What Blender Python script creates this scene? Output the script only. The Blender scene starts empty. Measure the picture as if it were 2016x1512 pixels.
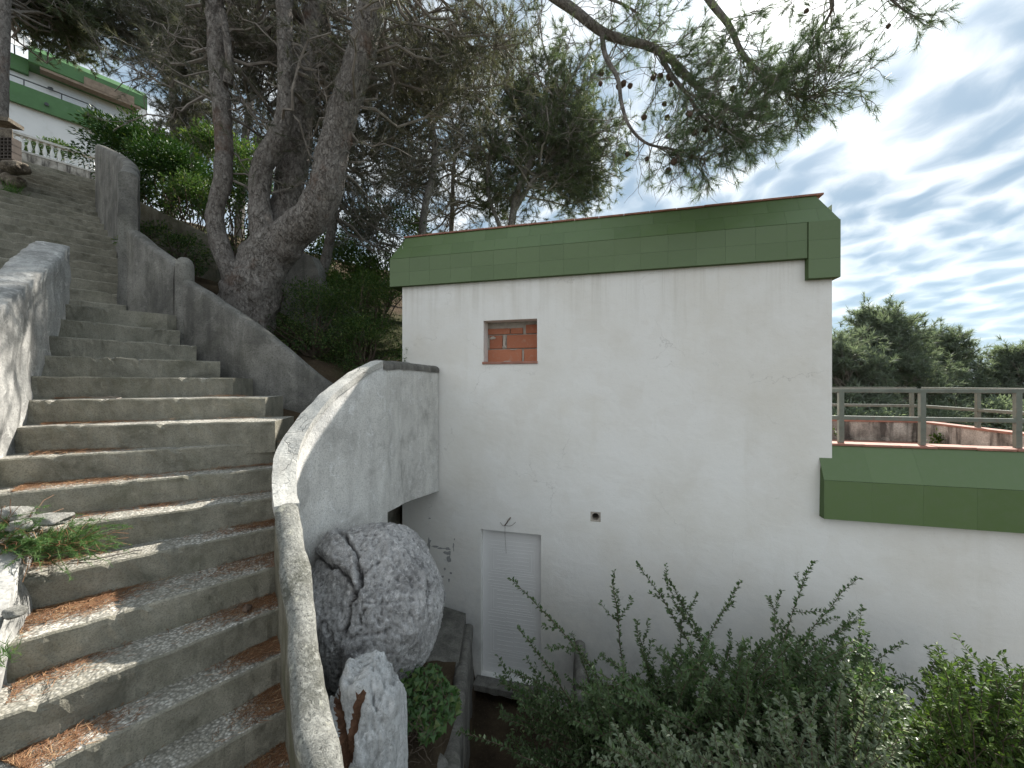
import bpy, bmesh, math, random
import numpy as np
from mathutils import Vector, Matrix, noise as mnoise

R = math.radians
rng = np.random.default_rng(7)
random.seed(7)
SC = bpy.context.scene
COL = SC.collection

# ------------------------------------------------------------------ camera, sky, sun, exposure
cam_d = bpy.data.cameras.new("camera")
cam_d.sensor_width = 36.0
cam_d.lens = 36.0 * 750.0 / 2016.0
cam_d.clip_start = 0.05
cam_d.clip_end = 3000.0
cam = bpy.data.objects.new("camera", cam_d)
COL.objects.link(cam)
cam.location = (0, 0, 0)                       # the eye is the origin, +Y the view
cam.rotation_euler = (R(90), 0, 0)
SC.camera = cam

SUN_AZ, SUN_EL = R(38.0), R(42.6)              # azimuth from +Y towards +X
SUN_DIR = Vector((math.sin(SUN_AZ) * math.cos(SUN_EL), math.cos(SUN_AZ) * math.cos(SUN_EL), math.sin(SUN_EL)))
sun_d = bpy.data.lights.new("sun", 'SUN')
sun_d.energy = 3.2
sun_d.angle = R(0.6)
sun_d.color = (1.0, 0.95, 0.87)
sun = bpy.data.objects.new("sun", sun_d)
COL.objects.link(sun)
sun.rotation_euler = (-SUN_DIR).to_track_quat('-Z', 'Y').to_euler()
sun.location = (20, 25, 30)

SC.view_settings.view_transform = 'Standard'
SC.view_settings.look = 'None'
SC.view_settings.gamma = 1.0
SC.view_settings.use_curve_mapping = False
SC.view_settings.exposure = 1.56
SC.cycles.max_bounces = 6
SC.cycles.diffuse_bounces = 3
SC.cycles.glossy_bounces = 2
SC.cycles.transmission_bounces = 4


class NT:
    """small helper round a node tree"""
    def __init__(self, tree):
        self.t = tree
        self.n = tree.nodes
        self.l = tree.links

    def node(self, kind, **kw):
        nd = self.n.new(kind)
        for k, v in kw.items():
            setattr(nd, k, v)
        return nd

    def set(self, sock, val):
        if isinstance(val, bpy.types.NodeSocket):
            self.l.new(val, sock)
        elif isinstance(val, (tuple, list)) and len(val) == 3 and sock.type == 'RGBA':
            sock.default_value = (*val, 1.0)
        else:
            sock.default_value = val

    def coord(self, which='Object'):
        return self.node('ShaderNodeTexCoord').outputs[which]

    def mapping(self, vec, scale=(1, 1, 1), loc=(0, 0, 0), rot=(0, 0, 0)):
        m = self.node('ShaderNodeMapping')
        self.set(m.inputs['Vector'], vec)
        m.inputs['Scale'].default_value = scale
        m.inputs['Location'].default_value = loc
        m.inputs['Rotation'].default_value = rot
        return m.outputs[0]

    def noise(self, vec, scale, detail=4, rough=0.55, dist=0.0, out=0, dim='3D'):
        nd = self.node('ShaderNodeTexNoise', noise_dimensions=dim)
        self.set(nd.inputs['Vector'], vec)
        nd.inputs['Scale'].default_value = scale
        nd.inputs['Detail'].default_value = detail
        nd.inputs['Roughness'].default_value = rough
        nd.inputs['Distortion'].default_value = dist
        return nd.outputs[out]

    def voro(self, vec, scale, feature='F1', rand=1.0, out='Distance', smooth=None, dim='3D'):
        nd = self.node('ShaderNodeTexVoronoi', feature=feature, voronoi_dimensions=dim)
        self.set(nd.inputs['Vector'], vec)
        nd.inputs['Scale'].default_value = scale
        nd.inputs['Randomness'].default_value = rand
        if smooth is not None:
            nd.inputs['Smoothness'].default_value = smooth
        return nd.outputs[out]

    def ramp(self, fac, stops, interp='LINEAR'):
        nd = self.node('ShaderNodeValToRGB')
        cr = nd.color_ramp
        cr.interpolation = interp
        while len(cr.elements) < len(stops):
            cr.elements.new(0.5)
        for e, (p, c) in zip(cr.elements, stops):
            e.position = p
            e.color = (c, c, c, 1) if isinstance(c, (int, float)) else (*c, 1)
        self.set(nd.inputs[0], fac)
        return nd.outputs[0]

    def mix(self, fac, a, b, mode='MIX'):
        nd = self.node('ShaderNodeMixRGB', blend_type=mode)
        self.set(nd.inputs[0], fac)
        self.set(nd.inputs[1], a)
        self.set(nd.inputs[2], b)
        return nd.outputs[0]

    def math(self, op, a, b=0.0, clamp=False):
        nd = self.node('ShaderNodeMath', operation=op, use_clamp=clamp)
        self.set(nd.inputs[0], a)
        self.set(nd.inputs[1], b)
        return nd.outputs[0]

    def vmath(self, op, a, b=(0, 0, 0)):
        nd = self.node('ShaderNodeVectorMath', operation=op)
        self.set(nd.inputs[0], a)
        self.set(nd.inputs[1], b)
        return nd.outputs['Value'] if op in ('DOT_PRODUCT', 'LENGTH') else nd.outputs[0]

    def sep(self, vec):
        nd = self.node('ShaderNodeSeparateXYZ')
        self.set(nd.inputs[0], vec)
        return nd.outputs

    def comb(self, x, y, z):
        nd = self.node('ShaderNodeCombineXYZ')
        for s, v in zip(nd.inputs, (x, y, z)):
            self.set(s, v)
        return nd.outputs[0]

    def bump(self, h, strength=0.5, dist=0.01, normal=None):
        nd = self.node('ShaderNodeBump')
        nd.inputs['Strength'].default_value = strength
        nd.inputs['Distance'].default_value = dist
        self.set(nd.inputs['Height'], h)
        if normal is not None:
            self.set(nd.inputs['Normal'], normal)
        return nd.outputs[0]


def make_world():
    w = bpy.data.worlds.new("World")
    SC.world = w
    w.use_nodes = True
    t = NT(w.node_tree)
    t.n.clear()
    out = t.node('ShaderNodeOutputWorld')
    bg = t.node('ShaderNodeBackground')
    sky = t.node('ShaderNodeTexSky', sky_type='NISHITA')
    sky.sun_disc = False
    sky.sun_elevation = SUN_EL
    sky.sun_rotation = SUN_AZ
    sky.air_density = 1.2
    sky.dust_density = 0.5
    sky.ozone_density = 1.5
    d = t.coord('Generated')
    x, y, z = t.sep(d)
    zz = t.math('ADD', t.math('MAXIMUM', z, 0.0), 0.22)
    p = t.comb(t.math('DIVIDE', x, zz), t.math('DIVIDE', y, zz), 0.0)
    # a sheet of altocumulus: puffs in rows, grey blue middles, bright thin edges between
    warp = t.noise(p, 2.6, 3, 0.55, out=1, dim='2D')
    pw = t.vmath('ADD', p, t.vmath('MULTIPLY', t.vmath('SUBTRACT', warp, (0.5, 0.5, 0.5)), (0.24, 0.24, 0.0)))
    pm = t.mapping(pw, scale=(1.15, 0.88, 1.0), rot=(0, 0, R(40)))
    cell = t.voro(pm, 6.6, 'SMOOTH_F1', smooth=0.5, dim='2D')
    cell2 = t.voro(pm, 14.0, 'F1', dim='2D')
    fine = t.noise(pm, 12.0, 6, 0.6, 0.0, dim='2D')
    big = t.noise(pw, 1.1, 2, 0.5, dim='2D')
    e = t.math('ADD', t.math('MULTIPLY', cell, 1.25), t.math('MULTIPLY', cell2, 0.25))
    e = t.math('ADD', e, t.math('MULTIPLY', t.math('SUBTRACT', fine, 0.5), 0.58))
    e = t.math('ADD', e, t.math('MULTIPLY', t.math('SUBTRACT', big, 0.5), 0.60))
    cov = t.ramp(e, [(0.32, 0.0), (0.66, 0.40), (1.10, 1.0)], 'B_SPLINE')
    cosun = t.vmath('DOT_PRODUCT', d, tuple(SUN_DIR))
    cosun = t.math('MAXIMUM', cosun, 0.0)
    glow_w = t.math('POWER', cosun, 9.0)
    glow_n = t.math('POWER', cosun, 70.0)
    # thickness colour of the cloud sheet (radiance is scaled by the strength below)
    ccol = t.mix(cov, (1.15, 1.62, 2.08), (3.9, 4.1, 4.2))
    front = t.math('MULTIPLY', t.math('ADD', t.vmath('DOT_PRODUCT', d, tuple(-SUN_DIR)), 0.45), 0.8, True)   # front-lit clouds away from the sun, brightness added to lift the shaded facade
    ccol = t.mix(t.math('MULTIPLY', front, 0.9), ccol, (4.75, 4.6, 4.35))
    haze = t.ramp(z, [(0.0, 1.0), (0.10, 0.55), (0.30, 0.0)])
    ccol = t.mix(t.math('MULTIPLY', haze, 0.7), ccol, (2.5, 3.3, 4.0))
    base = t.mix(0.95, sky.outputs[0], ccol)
    add = t.mix(1.0, base, t.mix(glow_w, (0, 0, 0), (0.30, 0.30, 0.29)), 'ADD')
    add = t.mix(1.0, add, t.mix(glow_n, (0, 0, 0), (5.5, 5.4, 5.2)), 'ADD')
    add = t.mix(t.math('LESS_THAN', z, 0.0), add, (2.2, 2.6, 2.9))
    bg.inputs['Strength'].default_value = 0.10
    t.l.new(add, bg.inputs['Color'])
    t.l.new(bg.outputs[0], out.inputs[0])


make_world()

# ------------------------------------------------------------------ helpers: points, meshes, objects
CX, CY, F = 1008.0, 756.0, 750.0


def P(u, v, Y):
    """the point seen at photo pixel (u, v) that stands Y metres away"""
    return np.array([(u - CX) / F * Y, Y, (CY - v) / F * Y])


def unit(v):
    v = np.asarray(v, float)
    return v / (np.linalg.norm(v, axis=-1, keepdims=True) + 1e-12)


def spline(pts, n):
    """Catmull-Rom through pts, n samples, roughly even"""
    p = np.asarray(pts, float)
    if len(p) == 2:
        t = np.linspace(0, 1, n)[:, None]
        return p[0] * (1 - t) + p[1] * t
    q = np.vstack([2 * p[0] - p[1], p, 2 * p[-1] - p[-2]])
    seg = np.linalg.norm(np.diff(p[:, :3], axis=0), axis=1)
    cum = np.concatenate([[0], np.cumsum(seg)])
    s = np.linspace(0, cum[-1], n)
    k = np.clip(np.searchsorted(cum, s, side='right') - 1, 0, len(p) - 2)
    t = ((s - cum[k]) / np.maximum(seg[k], 1e-9))[:, None]
    a, b, c, d = q[k], q[k + 1], q[k + 2], q[k + 3]
    return 0.5 * ((2 * b) + (c - a) * t + (2 * a - 5 * b + 4 * c - d) * t ** 2 + (3 * b - a - 3 * c + d) * t ** 3)


class MB:
    """collects vertices and faces, then links them as one mesh object"""
    def __init__(self):
        self.v, self.f, self.m, self.nv = [], [], [], 0

    def add(self, verts, faces, mi=0):
        verts = np.asarray(verts, float).reshape(-1, 3)
        faces = np.asarray(faces, int)
        self.v.append(verts)
        self.f.append(faces + self.nv)
        self.m.append(np.full(len(faces), mi, int))
        self.nv += len(verts)

    def box(self, c, half, ax=None, mi=0):
        c = np.asarray(c, float)
        ax = np.eye(3) if ax is None else np.asarray(ax, float)
        s = np.array([[-1, -1, -1], [1, -1, -1], [1, 1, -1], [-1, 1, -1], [-1, -1, 1], [1, -1, 1], [1, 1, 1], [-1, 1, 1]], float)
        self.add(c + (s * np.asarray(half)) @ ax, [[0, 3, 2, 1], [4, 5, 6, 7], [0, 1, 5, 4], [1, 2, 6, 5], [2, 3, 7, 6], [3, 0, 4, 7]], mi)

    def prism(self, poly, z0, z1, mi=0, mtop=None):
        poly = np.asarray(poly, float)[:, :2]
        n = len(poly)
        a = 0.5 * np.sum(poly[:, 0] * np.roll(poly[:, 1], -1) - np.roll(poly[:, 0], -1) * poly[:, 1])
        if a < 0:
            poly = poly[::-1]
        lo = np.c_[poly, np.full(n, z0)]
        hi = np.c_[poly, np.full(n, z1)]
        self.poly(np.vstack([lo, hi]), [list(range(n))[::-1]], mi)
        self.poly(np.vstack([lo, hi]), [[n + i for i in range(n)]], mi if mtop is None else mtop)
        self.poly(np.vstack([lo, hi]), [[i, (i + 1) % n, n + (i + 1) % n, n + i] for i in range(n)], mi)

    def poly(self, verts, faces, mi=0):
        for L in set(len(f) for f in faces):
            self.add(verts, [f for f in faces if len(f) == L], mi)

    def tube(self, pts, rad, sides=6, mi=0, cap=True):
        pts = np.asarray(pts, float)
        n = len(pts)
        rad = np.broadcast_to(np.asarray(rad, float), (n,))
        tan = unit(np.gradient(pts, axis=0))
        ref = np.array([0.31, 0.17, 0.93]) if abs(tan[0] @ np.array([0.31, 0.17, 0.93])) < 0.9 else np.array([1.0, 0, 0])
        x = unit(np.cross(tan, ref))
        y = np.cross(tan, x)
        a = np.arange(sides) * 2 * math.pi / sides
        ring = pts[:, None] + rad[:, None, None] * (np.cos(a)[None, :, None] * x[:, None] + np.sin(a)[None, :, None] * y[:, None])
        i = np.arange(n - 1)[:, None] * sides
        j = np.arange(sides)[None, :]
        k = (j + 1) % sides
        faces = np.stack([i + j, i + k, i + sides + k, i + sides + j], -1).reshape(-1, 4)
        self.add(ring.reshape(-1, 3), faces, mi)
        if cap:
            self.add(ring[-1], [list(range(sides))], mi)
            self.add(ring[0], [list(range(sides))[::-1]], mi)

    def build(self, name, mats, parent=None, smooth=False, weld=False):
        me = bpy.data.meshes.new(name)
        v = np.vstack(self.v)
        tot = np.concatenate([np.full(len(f), f.shape[1]) for f in self.f])
        loops = np.concatenate([f.ravel() for f in self.f])
        me.vertices.add(len(v))
        me.vertices.foreach_set('co', v.astype(np.float32).ravel())
        me.loops.add(len(loops))
        me.loops.foreach_set('vertex_index', loops.astype(np.int32))
        me.polygons.add(len(tot))
        me.polygons.foreach_set('loop_start', (np.cumsum(tot) - tot).astype(np.int32))
        me.polygons.foreach_set('loop_total', tot.astype(np.int32))
        mats = mats if isinstance(mats, (list, tuple)) else [mats]
        for m in mats:
            me.materials.append(m)
        me.polygons.foreach_set('material_index', np.concatenate(self.m).astype(np.int32))
        me.polygons.foreach_set('use_smooth', np.full(len(tot), bool(smooth)))
        me.update(calc_edges=True)
        if weld:
            bm = bmesh.new()
            bm.from_mesh(me)
            bmesh.ops.remove_doubles(bm, verts=bm.verts, dist=1e-5)
            bm.to_mesh(me)
            bm.free()
        me.validate()
        return link(name, me, parent)


def link(name, me, parent=None):
    o = bpy.data.objects.new(name, me)
    COL.objects.link(o)
    if parent is not None:
        o.parent = parent
        if parent.parent is None:
            o.location = -parent.location          # meshes hold world coordinates
    return o


def tag(o, label=None, cat=None, group=None, kind=None):
    for k, v in (('label', label), ('category', cat), ('group', group), ('kind', kind)):
        if v:
            o[k] = v
    return o


def thing(name, loc, label, cat, group=None):
    o = bpy.data.objects.new(name, None)
    o.empty_display_size = 0.2
    COL.objects.link(o)
    o.location = loc
    return tag(o, label, cat, group)


def bevel(o, w, seg=1):
    m = o.modifiers.new("bevel", 'BEVEL')
    m.width = w
    m.segments = seg
    m.limit_method = 'ANGLE'
    m.angle_limit = R(40)
    return o


def frac_noise(p, s, octv=4):
    return mnoise.fractal(Vector(p) * s, 0.9, 2.1, octv, noise_basis='PERLIN_ORIGINAL')


# ------------------------------------------------------------------ materials
MATS = {}


def material(name):
    m = bpy.data.materials.new(name)
    m.use_nodes = True
    t = NT(m.node_tree)
    bs = t.n['Principled BSDF']
    MATS[name] = m
    return m, t, bs


def m_stucco():
    m, t, b = material("white stucco")
    c = t.coord()
    n1 = t.noise(c, 0.9, 5, 0.6)
    n2 = t.noise(t.mapping(c, scale=(2.2, 2.2, 0.35)), 1.6, 6, 0.65)
    col = t.ramp(n1, [(0.30, (0.76, 0.735, 0.68)), (0.55, (0.84, 0.83, 0.80)), (0.75, (0.86, 0.855, 0.835))])
    col = t.mix(t.ramp(n2, [(0.55, 0.0), (0.78, 0.30)]), col, (0.60, 0.57, 0.49))
    sp = t.noise(c, 55, 3, 0.7)
    col = t.mix(t.ramp(sp, [(0.60, 0.0), (0.75, 0.28)]), col, (0.50, 0.49, 0.46))
    patch = t.noise(c, 2.7, 2, 0.4, 0.6)
    col = t.mix(t.ramp(patch, [(0.60, 0.0), (0.63, 0.12)]), col, (0.70, 0.66, 0.60))
    z = t.sep(c)[2]
    run = t.noise(t.mapping(c, scale=(9, 9, 0.25)), 1.5, 5, 0.65)            # rain runs below the roof edge
    top = t.math('MULTIPLY', t.ramp(t.math('ADD', t.math('MULTIPLY', z, 0.5), 0.3), [(0.62, 0.0), (1.0, 0.32)]), t.ramp(run, [(0.48, 0.0), (0.66, 1.0)]))
    col = t.mix(top, col, (0.47, 0.44, 0.37))
    low = t.math('MULTIPLY', t.ramp(t.math('MULTIPLY', z, -0.25), [(0.55, 0.0), (1.0, 0.75)]), t.ramp(t.noise(c, 1.8, 7, 0.7), [(0.40, 0.0), (0.62, 1.0)]))
    col = t.mix(low, col, (0.40, 0.40, 0.38))                                # splash and damp near the ground
    cw = t.vmath('ADD', c, t.vmath('MULTIPLY', t.noise(c, 3.5, 5, 0.6, out=1), (0.5, 0.5, 0.5)))
    hair = t.ramp(t.voro(cw, 0.85, 'DISTANCE_TO_EDGE'), [(0.0, 1.0), (0.0045, 0.0)])
    hair = t.math('MULTIPLY', hair, t.ramp(t.noise(c, 1.3, 3), [(0.52, 0.0), (0.62, 0.38)]))
    col = t.mix(hair, col, (0.33, 0.31, 0.28))
    stain = t.noise(c, 1.1, 4, 0.6)
    col = t.mix(t.ramp(stain, [(0.58, 0.0), (0.76, 0.22)]), col, (0.74, 0.69, 0.58))
    t.set(b.inputs['Base Color'], col)
    b.inputs['Roughness'].default_value = 0.9
    b.inputs['Specular IOR Level'].default_value = 0.2
    g = t.math('ADD', t.math('MULTIPLY', t.noise(c, 150, 3, 0.7), 0.6), t.math('MULTIPLY', t.noise(c, 14, 3, 0.5), 0.9))
    trowel = t.bump(t.noise(t.mapping(c, scale=(1, 1, 1.6)), 3.2, 4, 0.55, 0.6), 0.18, 0.03)
    t.set(b.inputs['Normal'], t.bump(g, 0.45, 0.006, trowel))
    return m


def m_concrete(name, light, mid, dark, streak=0.6, moss=0.0, scale=1.0, bump=0.5, crack=0.0, pale=0.3):
    m, t, b = material(name)
    c = t.coord()
    n1 = t.noise(c, 2.3 * scale, 8, 0.68, 0.4)
    col = t.ramp(n1, [(0.30, dark), (0.47, mid), (0.66, light)])
    st = t.noise(t.mapping(c, scale=(5.5, 5.5, 0.7)), 1.4 * scale, 6, 0.6)
    col = t.mix(t.math('MULTIPLY', t.ramp(st, [(0.46, 0.0), (0.64, 1.0)]), streak), col, dark)
    w = t.noise(c, 6.0 * scale, 5, 0.7, 1.2)
    col = t.mix(t.math('MULTIPLY', t.ramp(w, [(0.56, 0.0), (0.68, 1.0)]), pale), col, tuple(min(1, x * 1.5) for x in light))
    sp = t.noise(c, 70 * scale, 4, 0.75)
    col = t.mix(t.ramp(sp, [(0.36, 0.55), (0.52, 0.0)]), col, tuple(x * 0.35 for x in mid))
    if moss:
        ms = t.noise(c, 3.7, 5, 0.6)
        col = t.mix(t.math('MULTIPLY', t.ramp(ms, [(0.48, 0.0), (0.66, 1.0)]), moss), col, (0.075, 0.08, 0.035))
    h = t.math('ADD', t.math('MULTIPLY', t.noise(c, 60 * scale, 4, 0.7), 0.5), t.math('MULTIPLY', t.noise(c, 9 * scale, 5, 0.6), 1.0))
    if crack:
        cw = t.vmath('ADD', c, t.vmath('MULTIPLY', t.noise(c, 7, 3, 0.5, out=1), (0.12, 0.12, 0.12)))
        e = t.voro(cw, 8.5, 'DISTANCE_TO_EDGE')
        cl = t.ramp(e, [(0.0, 1.0), (0.035, 0.0)])
        cl = t.math('MULTIPLY', cl, t.ramp(t.noise(c, 5, 2), [(0.45, 0.0), (0.6, 1.0)]))
        col = t.mix(t.math('MULTIPLY', cl, crack), col, tuple(x * 0.35 for x in dark))
        h = t.math('SUBTRACT', h, t.math('MULTIPLY', cl, 0.8))
    t.set(b.inputs['Base Color'], col)
    b.inputs['Roughness'].default_value = 0.92
    b.inputs['Specular IOR Level'].default_value = 0.2
    t.set(b.inputs['Normal'], t.bump(h, bump, 0.012))
    return m


def m_lichen():
    """coarse grey plaster spotted with pale lichen"""
    m, t, b = material("rough lichen coping")
    c = t.coord()
    n = t.noise(c, 4.0, 6, 0.65)
    col = t.ramp(n, [(0.32, (0.12, 0.12, 0.10)), (0.52, (0.22, 0.22, 0.20)), (0.70, (0.34, 0.34, 0.31))])
    f = t.noise(c, 48, 6, 0.72, 0.6)
    col = t.mix(t.ramp(f, [(0.48, 0.0), (0.64, 0.60)]), col, (0.44, 0.44, 0.40))
    k = t.noise(c, 75, 5, 0.75, 0.8)
    col = t.mix(t.ramp(k, [(0.36, 0.8), (0.47, 0.0)]), col, (0.05, 0.05, 0.045))
    y = t.noise(c, 9, 4, 0.6, 0.5)
    col = t.mix(t.ramp(y, [(0.62, 0.0), (0.70, 0.7)]), col, (0.52, 0.51, 0.42))
    t.set(b.inputs['Base Color'], col)
    b.inputs['Roughness'].default_value = 0.95
    b.inputs['Specular IOR Level'].default_value = 0.15
    t.set(b.inputs['Normal'], t.bump(t.math('ADD', f, t.math('MULTIPLY', k, 0.6)), 0.9, 0.012))
    return m


def m_aggregate():
    """washed pebble tread"""
    m, t, b = material("exposed aggregate")
    c = t.coord()
    cell = t.voro(c, 68, 'F1', 1.0, 'Color')
    v = t.sep(cell)[0]
    col = t.ramp(v, [(0.0, (0.28, 0.262, 0.225)), (0.5, (0.52, 0.495, 0.435)), (1.0, (0.70, 0.675, 0.615))])
    dist = t.voro(c, 68, 'F1')
    col = t.mix(t.ramp(dist, [(0.35, 0.0), (0.62, 0.75)]), col, (0.15, 0.145, 0.125))
    n = t.noise(c, 3.5, 6, 0.65)
    col = t.mix(t.ramp(n, [(0.42, 0.55), (0.62, 0.0)]), col, (0.17, 0.16, 0.125))
    t.set(b.inputs['Base Color'], col)
    b.inputs['Roughness'].default_value = 0.85
    h = t.math('SUBTRACT', 1.0, dist)
    t.set(b.inputs['Normal'], t.bump(h, 0.9, 0.008))
    return m


def m_simple(name, col, rough=0.6, var=0.12, scale=6.0, bump=0.2, spec=0.5, metal=0.0, second=None, bscale=40):
    m, t, b = material(name)
    c = t.coord()
    n = t.noise(c, scale, 5, 0.6)
    lo = tuple(x * (1 - var) for x in col)
    hi = tuple(min(1, x * (1 + var)) for x in col)
    k = t.ramp(n, [(0.3, lo), (0.7, hi)])
    if second:
        k = t.mix(t.ramp(t.noise(c, scale * 2.3, 5, 0.65, 0.5), [(0.55, 0.0), (0.70, 0.8)]), k, second)
    t.set(b.inputs['Base Color'], k)
    b.inputs['Roughness'].default_value = rough
    b.inputs['Specular IOR Level'].default_value = spec
    b.inputs['Metallic'].default_value = metal
    if bump:
        t.set(b.inputs['Normal'], t.bump(t.noise(c, bscale, 4, 0.6), bump, 0.006))
    return m


def m_tile():
    m, t, b = material("green glazed tile")
    r = t.node('ShaderNodeObjectInfo').outputs['Random']
    c = t.coord()
    col = t.ramp(r, [(0.0, (0.092, 0.150, 0.054)), (0.5, (0.102, 0.162, 0.060)), (1.0, (0.112, 0.174, 0.070))])
    n = t.noise(c, 11, 5, 0.65)
    col = t.mix(t.ramp(n, [(0.45, 0.0), (0.75, 0.4)]), col, (0.128, 0.172, 0.092))
    scr = t.noise(t.mapping(c, scale=(30, 30, 5)), 2.0, 4, 0.7)
    col = t.mix(t.ramp(scr, [(0.66, 0.0), (0.76, 0.45)]), col, (0.24, 0.28, 0.21))
    t.set(b.inputs['Base Color'], col)
    t.set(b.inputs['Roughness'], t.ramp(n, [(0.3, 0.30), (0.7, 0.48)]))
    t.set(b.inputs['Normal'], t.bump(t.noise(c, 25, 3, 0.5), 0.12, 0.004))
    return m


def m_brick():
    m, t, b = material("hollow clay brick")
    r = t.node('ShaderNodeObjectInfo').outputs['Random']
    c = t.coord()
    col = t.ramp(r, [(0.0, (0.36, 0.13, 0.072)), (1.0, (0.46, 0.18, 0.10))])
    n = t.noise(c, 18, 6, 0.7)
    col = t.mix(t.ramp(n, [(0.55, 0.0), (0.78, 0.6)]), col, (0.46, 0.36, 0.29))
    t.set(b.inputs['Base Color'], col)
    b.inputs['Roughness'].default_value = 0.9
    t.set(b.inputs['Normal'], t.bump(t.noise(c, 60, 4, 0.6), 0.5, 0.006))
    return m


def m_rock(name, light, mid, dark, rust=0.0):
    m, t, b = material(name)
    c = t.coord()
    n = t.noise(c, 5.0, 10, 0.72, 0.7)
    col = t.ramp(n, [(0.34, dark), (0.47, mid), (0.60, light)])
    f = t.noise(t.mapping(c, scale=(1, 1, 0.55)), 42, 9, 0.78, 0.6)
    col = t.mix(t.ramp(f, [(0.40, 0.55), (0.50, 0.0)]), col, dark)
    w = t.noise(c, 22, 8, 0.75, 1.2)
    col = t.mix(t.ramp(w, [(0.52, 0.0), (0.62, 0.8)]), col, tuple(min(1, x * 1.3) for x in light))
    pit = t.noise(c, 110, 5, 0.75)
    col = t.mix(t.ramp(pit, [(0.36, 0.5), (0.45, 0.0)]), col, tuple(x * 0.5 for x in dark))
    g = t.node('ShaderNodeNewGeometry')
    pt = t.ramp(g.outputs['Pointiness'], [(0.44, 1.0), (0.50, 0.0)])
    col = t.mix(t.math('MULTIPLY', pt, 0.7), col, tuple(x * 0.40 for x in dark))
    t.set(b.inputs['Base Color'], col)
    b.inputs['Roughness'].default_value = 0.95
    b.inputs['Specular IOR Level'].default_value = 0.15
    h = t.math('ADD', t.noise(c, 14, 9, 0.72, 0.5), t.math('ADD', t.math('MULTIPLY', f, 0.5), t.math('MULTIPLY', pit, 0.25)))
    t.set(b.inputs['Normal'], t.bump(h, 1.0, 0.035))
    return m


def m_bark():
    m, t, b = material("pine bark")
    c = t.coord()
    cw = t.vmath('ADD', c, t.vmath('MULTIPLY', t.noise(c, 14, 5, 0.65, out=1), (0.10, 0.10, 0.16)))
    cm = t.mapping(cw, scale=(1, 1, 0.42))
    n1 = t.noise(cm, 22, 7, 0.70, 0.5)
    col = t.ramp(n1, [(0.30, (0.080, 0.068, 0.060)), (0.44, (0.215, 0.192, 0.172)), (0.58, (0.315, 0.290, 0.265)), (0.74, (0.42, 0.39, 0.355))])
    e = t.voro(cm, 30, 'DISTANCE_TO_EDGE')
    ed = t.ramp(e, [(0.0, 0.0), (0.07, 1.0)])
    msk = t.ramp(t.noise(c, 7, 3), [(0.42, 0.15), (0.58, 0.85)])
    col = t.mix(t.math('MULTIPLY', t.math('SUBTRACT', 1.0, ed), msk), col, (0.055, 0.046, 0.040))
    rust = t.noise(c, 1.7, 5, 0.65)
    col = t.mix(t.ramp(rust, [(0.60, 0.0), (0.72, 0.65)]), col, (0.16, 0.078, 0.045))
    t.set(b.inputs['Base Color'], col)
    b.inputs['Roughness'].default_value = 0.95
    b.inputs['Specular IOR Level'].default_value = 0.15
    h = t.math('ADD', t.math('MULTIPLY', ed, 0.35), t.math('MULTIPLY', n1, 1.2))
    t.set(b.inputs['Normal'], t.bump(h, 1.0, 0.03))
    return m


def m_leaf(name, stops, rough=0.5, trans=0.30, back=None, spec=0.35):
    m, t, b = material(name)
    g = t.node('ShaderNodeNewGeometry')
    r = g.outputs['Random Per Island']
    col = t.ramp(r, stops)
    if back:
        col = t.mix(t.math('MULTIPLY', g.outputs['Backfacing'], 1.0), col, back)
    t.set(b.inputs['Base Color'], col)
    b.inputs['Roughness'].default_value = rough
    b.inputs['Specular IOR Level'].default_value = spec
    if trans:
        tr = t.node('ShaderNodeBsdfTranslucent')
        t.set(tr.inputs[0], t.mix(1.0, col, (1.35, 1.45, 0.85), 'MULTIPLY'))
        mx = t.node('ShaderNodeMixShader')
        mx.inputs[0].default_value = trans
        t.l.new(b.outputs[0], mx.inputs[1])
        t.l.new(tr.outputs[0], mx.inputs[2])
        t.l.new(mx.outputs[0], t.n['Material Output'].inputs[0])
    return m


def m_ground():
    m, t, b = material("needle covered soil")
    c = t.coord()
    n = t.noise(c, 2.2, 8, 0.7)
    col = t.ramp(n, [(0.3, (0.035, 0.026, 0.018)), (0.5, (0.075, 0.055, 0.036)), (0.7, (0.11, 0.085, 0.055))])
    g = t.noise(c, 0.35, 4, 0.6)
    col = t.mix(t.ramp(g, [(0.50, 0.0), (0.62, 0.7)]), col, (0.045, 0.06, 0.022))
    f = t.noise(c, 45, 4, 0.8)
    col = t.mix(t.ramp(f, [(0.55, 0.0), (0.7, 0.7)]), col, (0.16, 0.12, 0.08))
    t.set(b.inputs['Base Color'], col)
    b.inputs['Roughness'].default_value = 1.0
    b.inputs['Specular IOR Level'].default_value = 0.1
    t.set(b.inputs['Normal'], t.bump(t.noise(c, 30, 6, 0.75), 0.9, 0.04))
    return m


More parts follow.
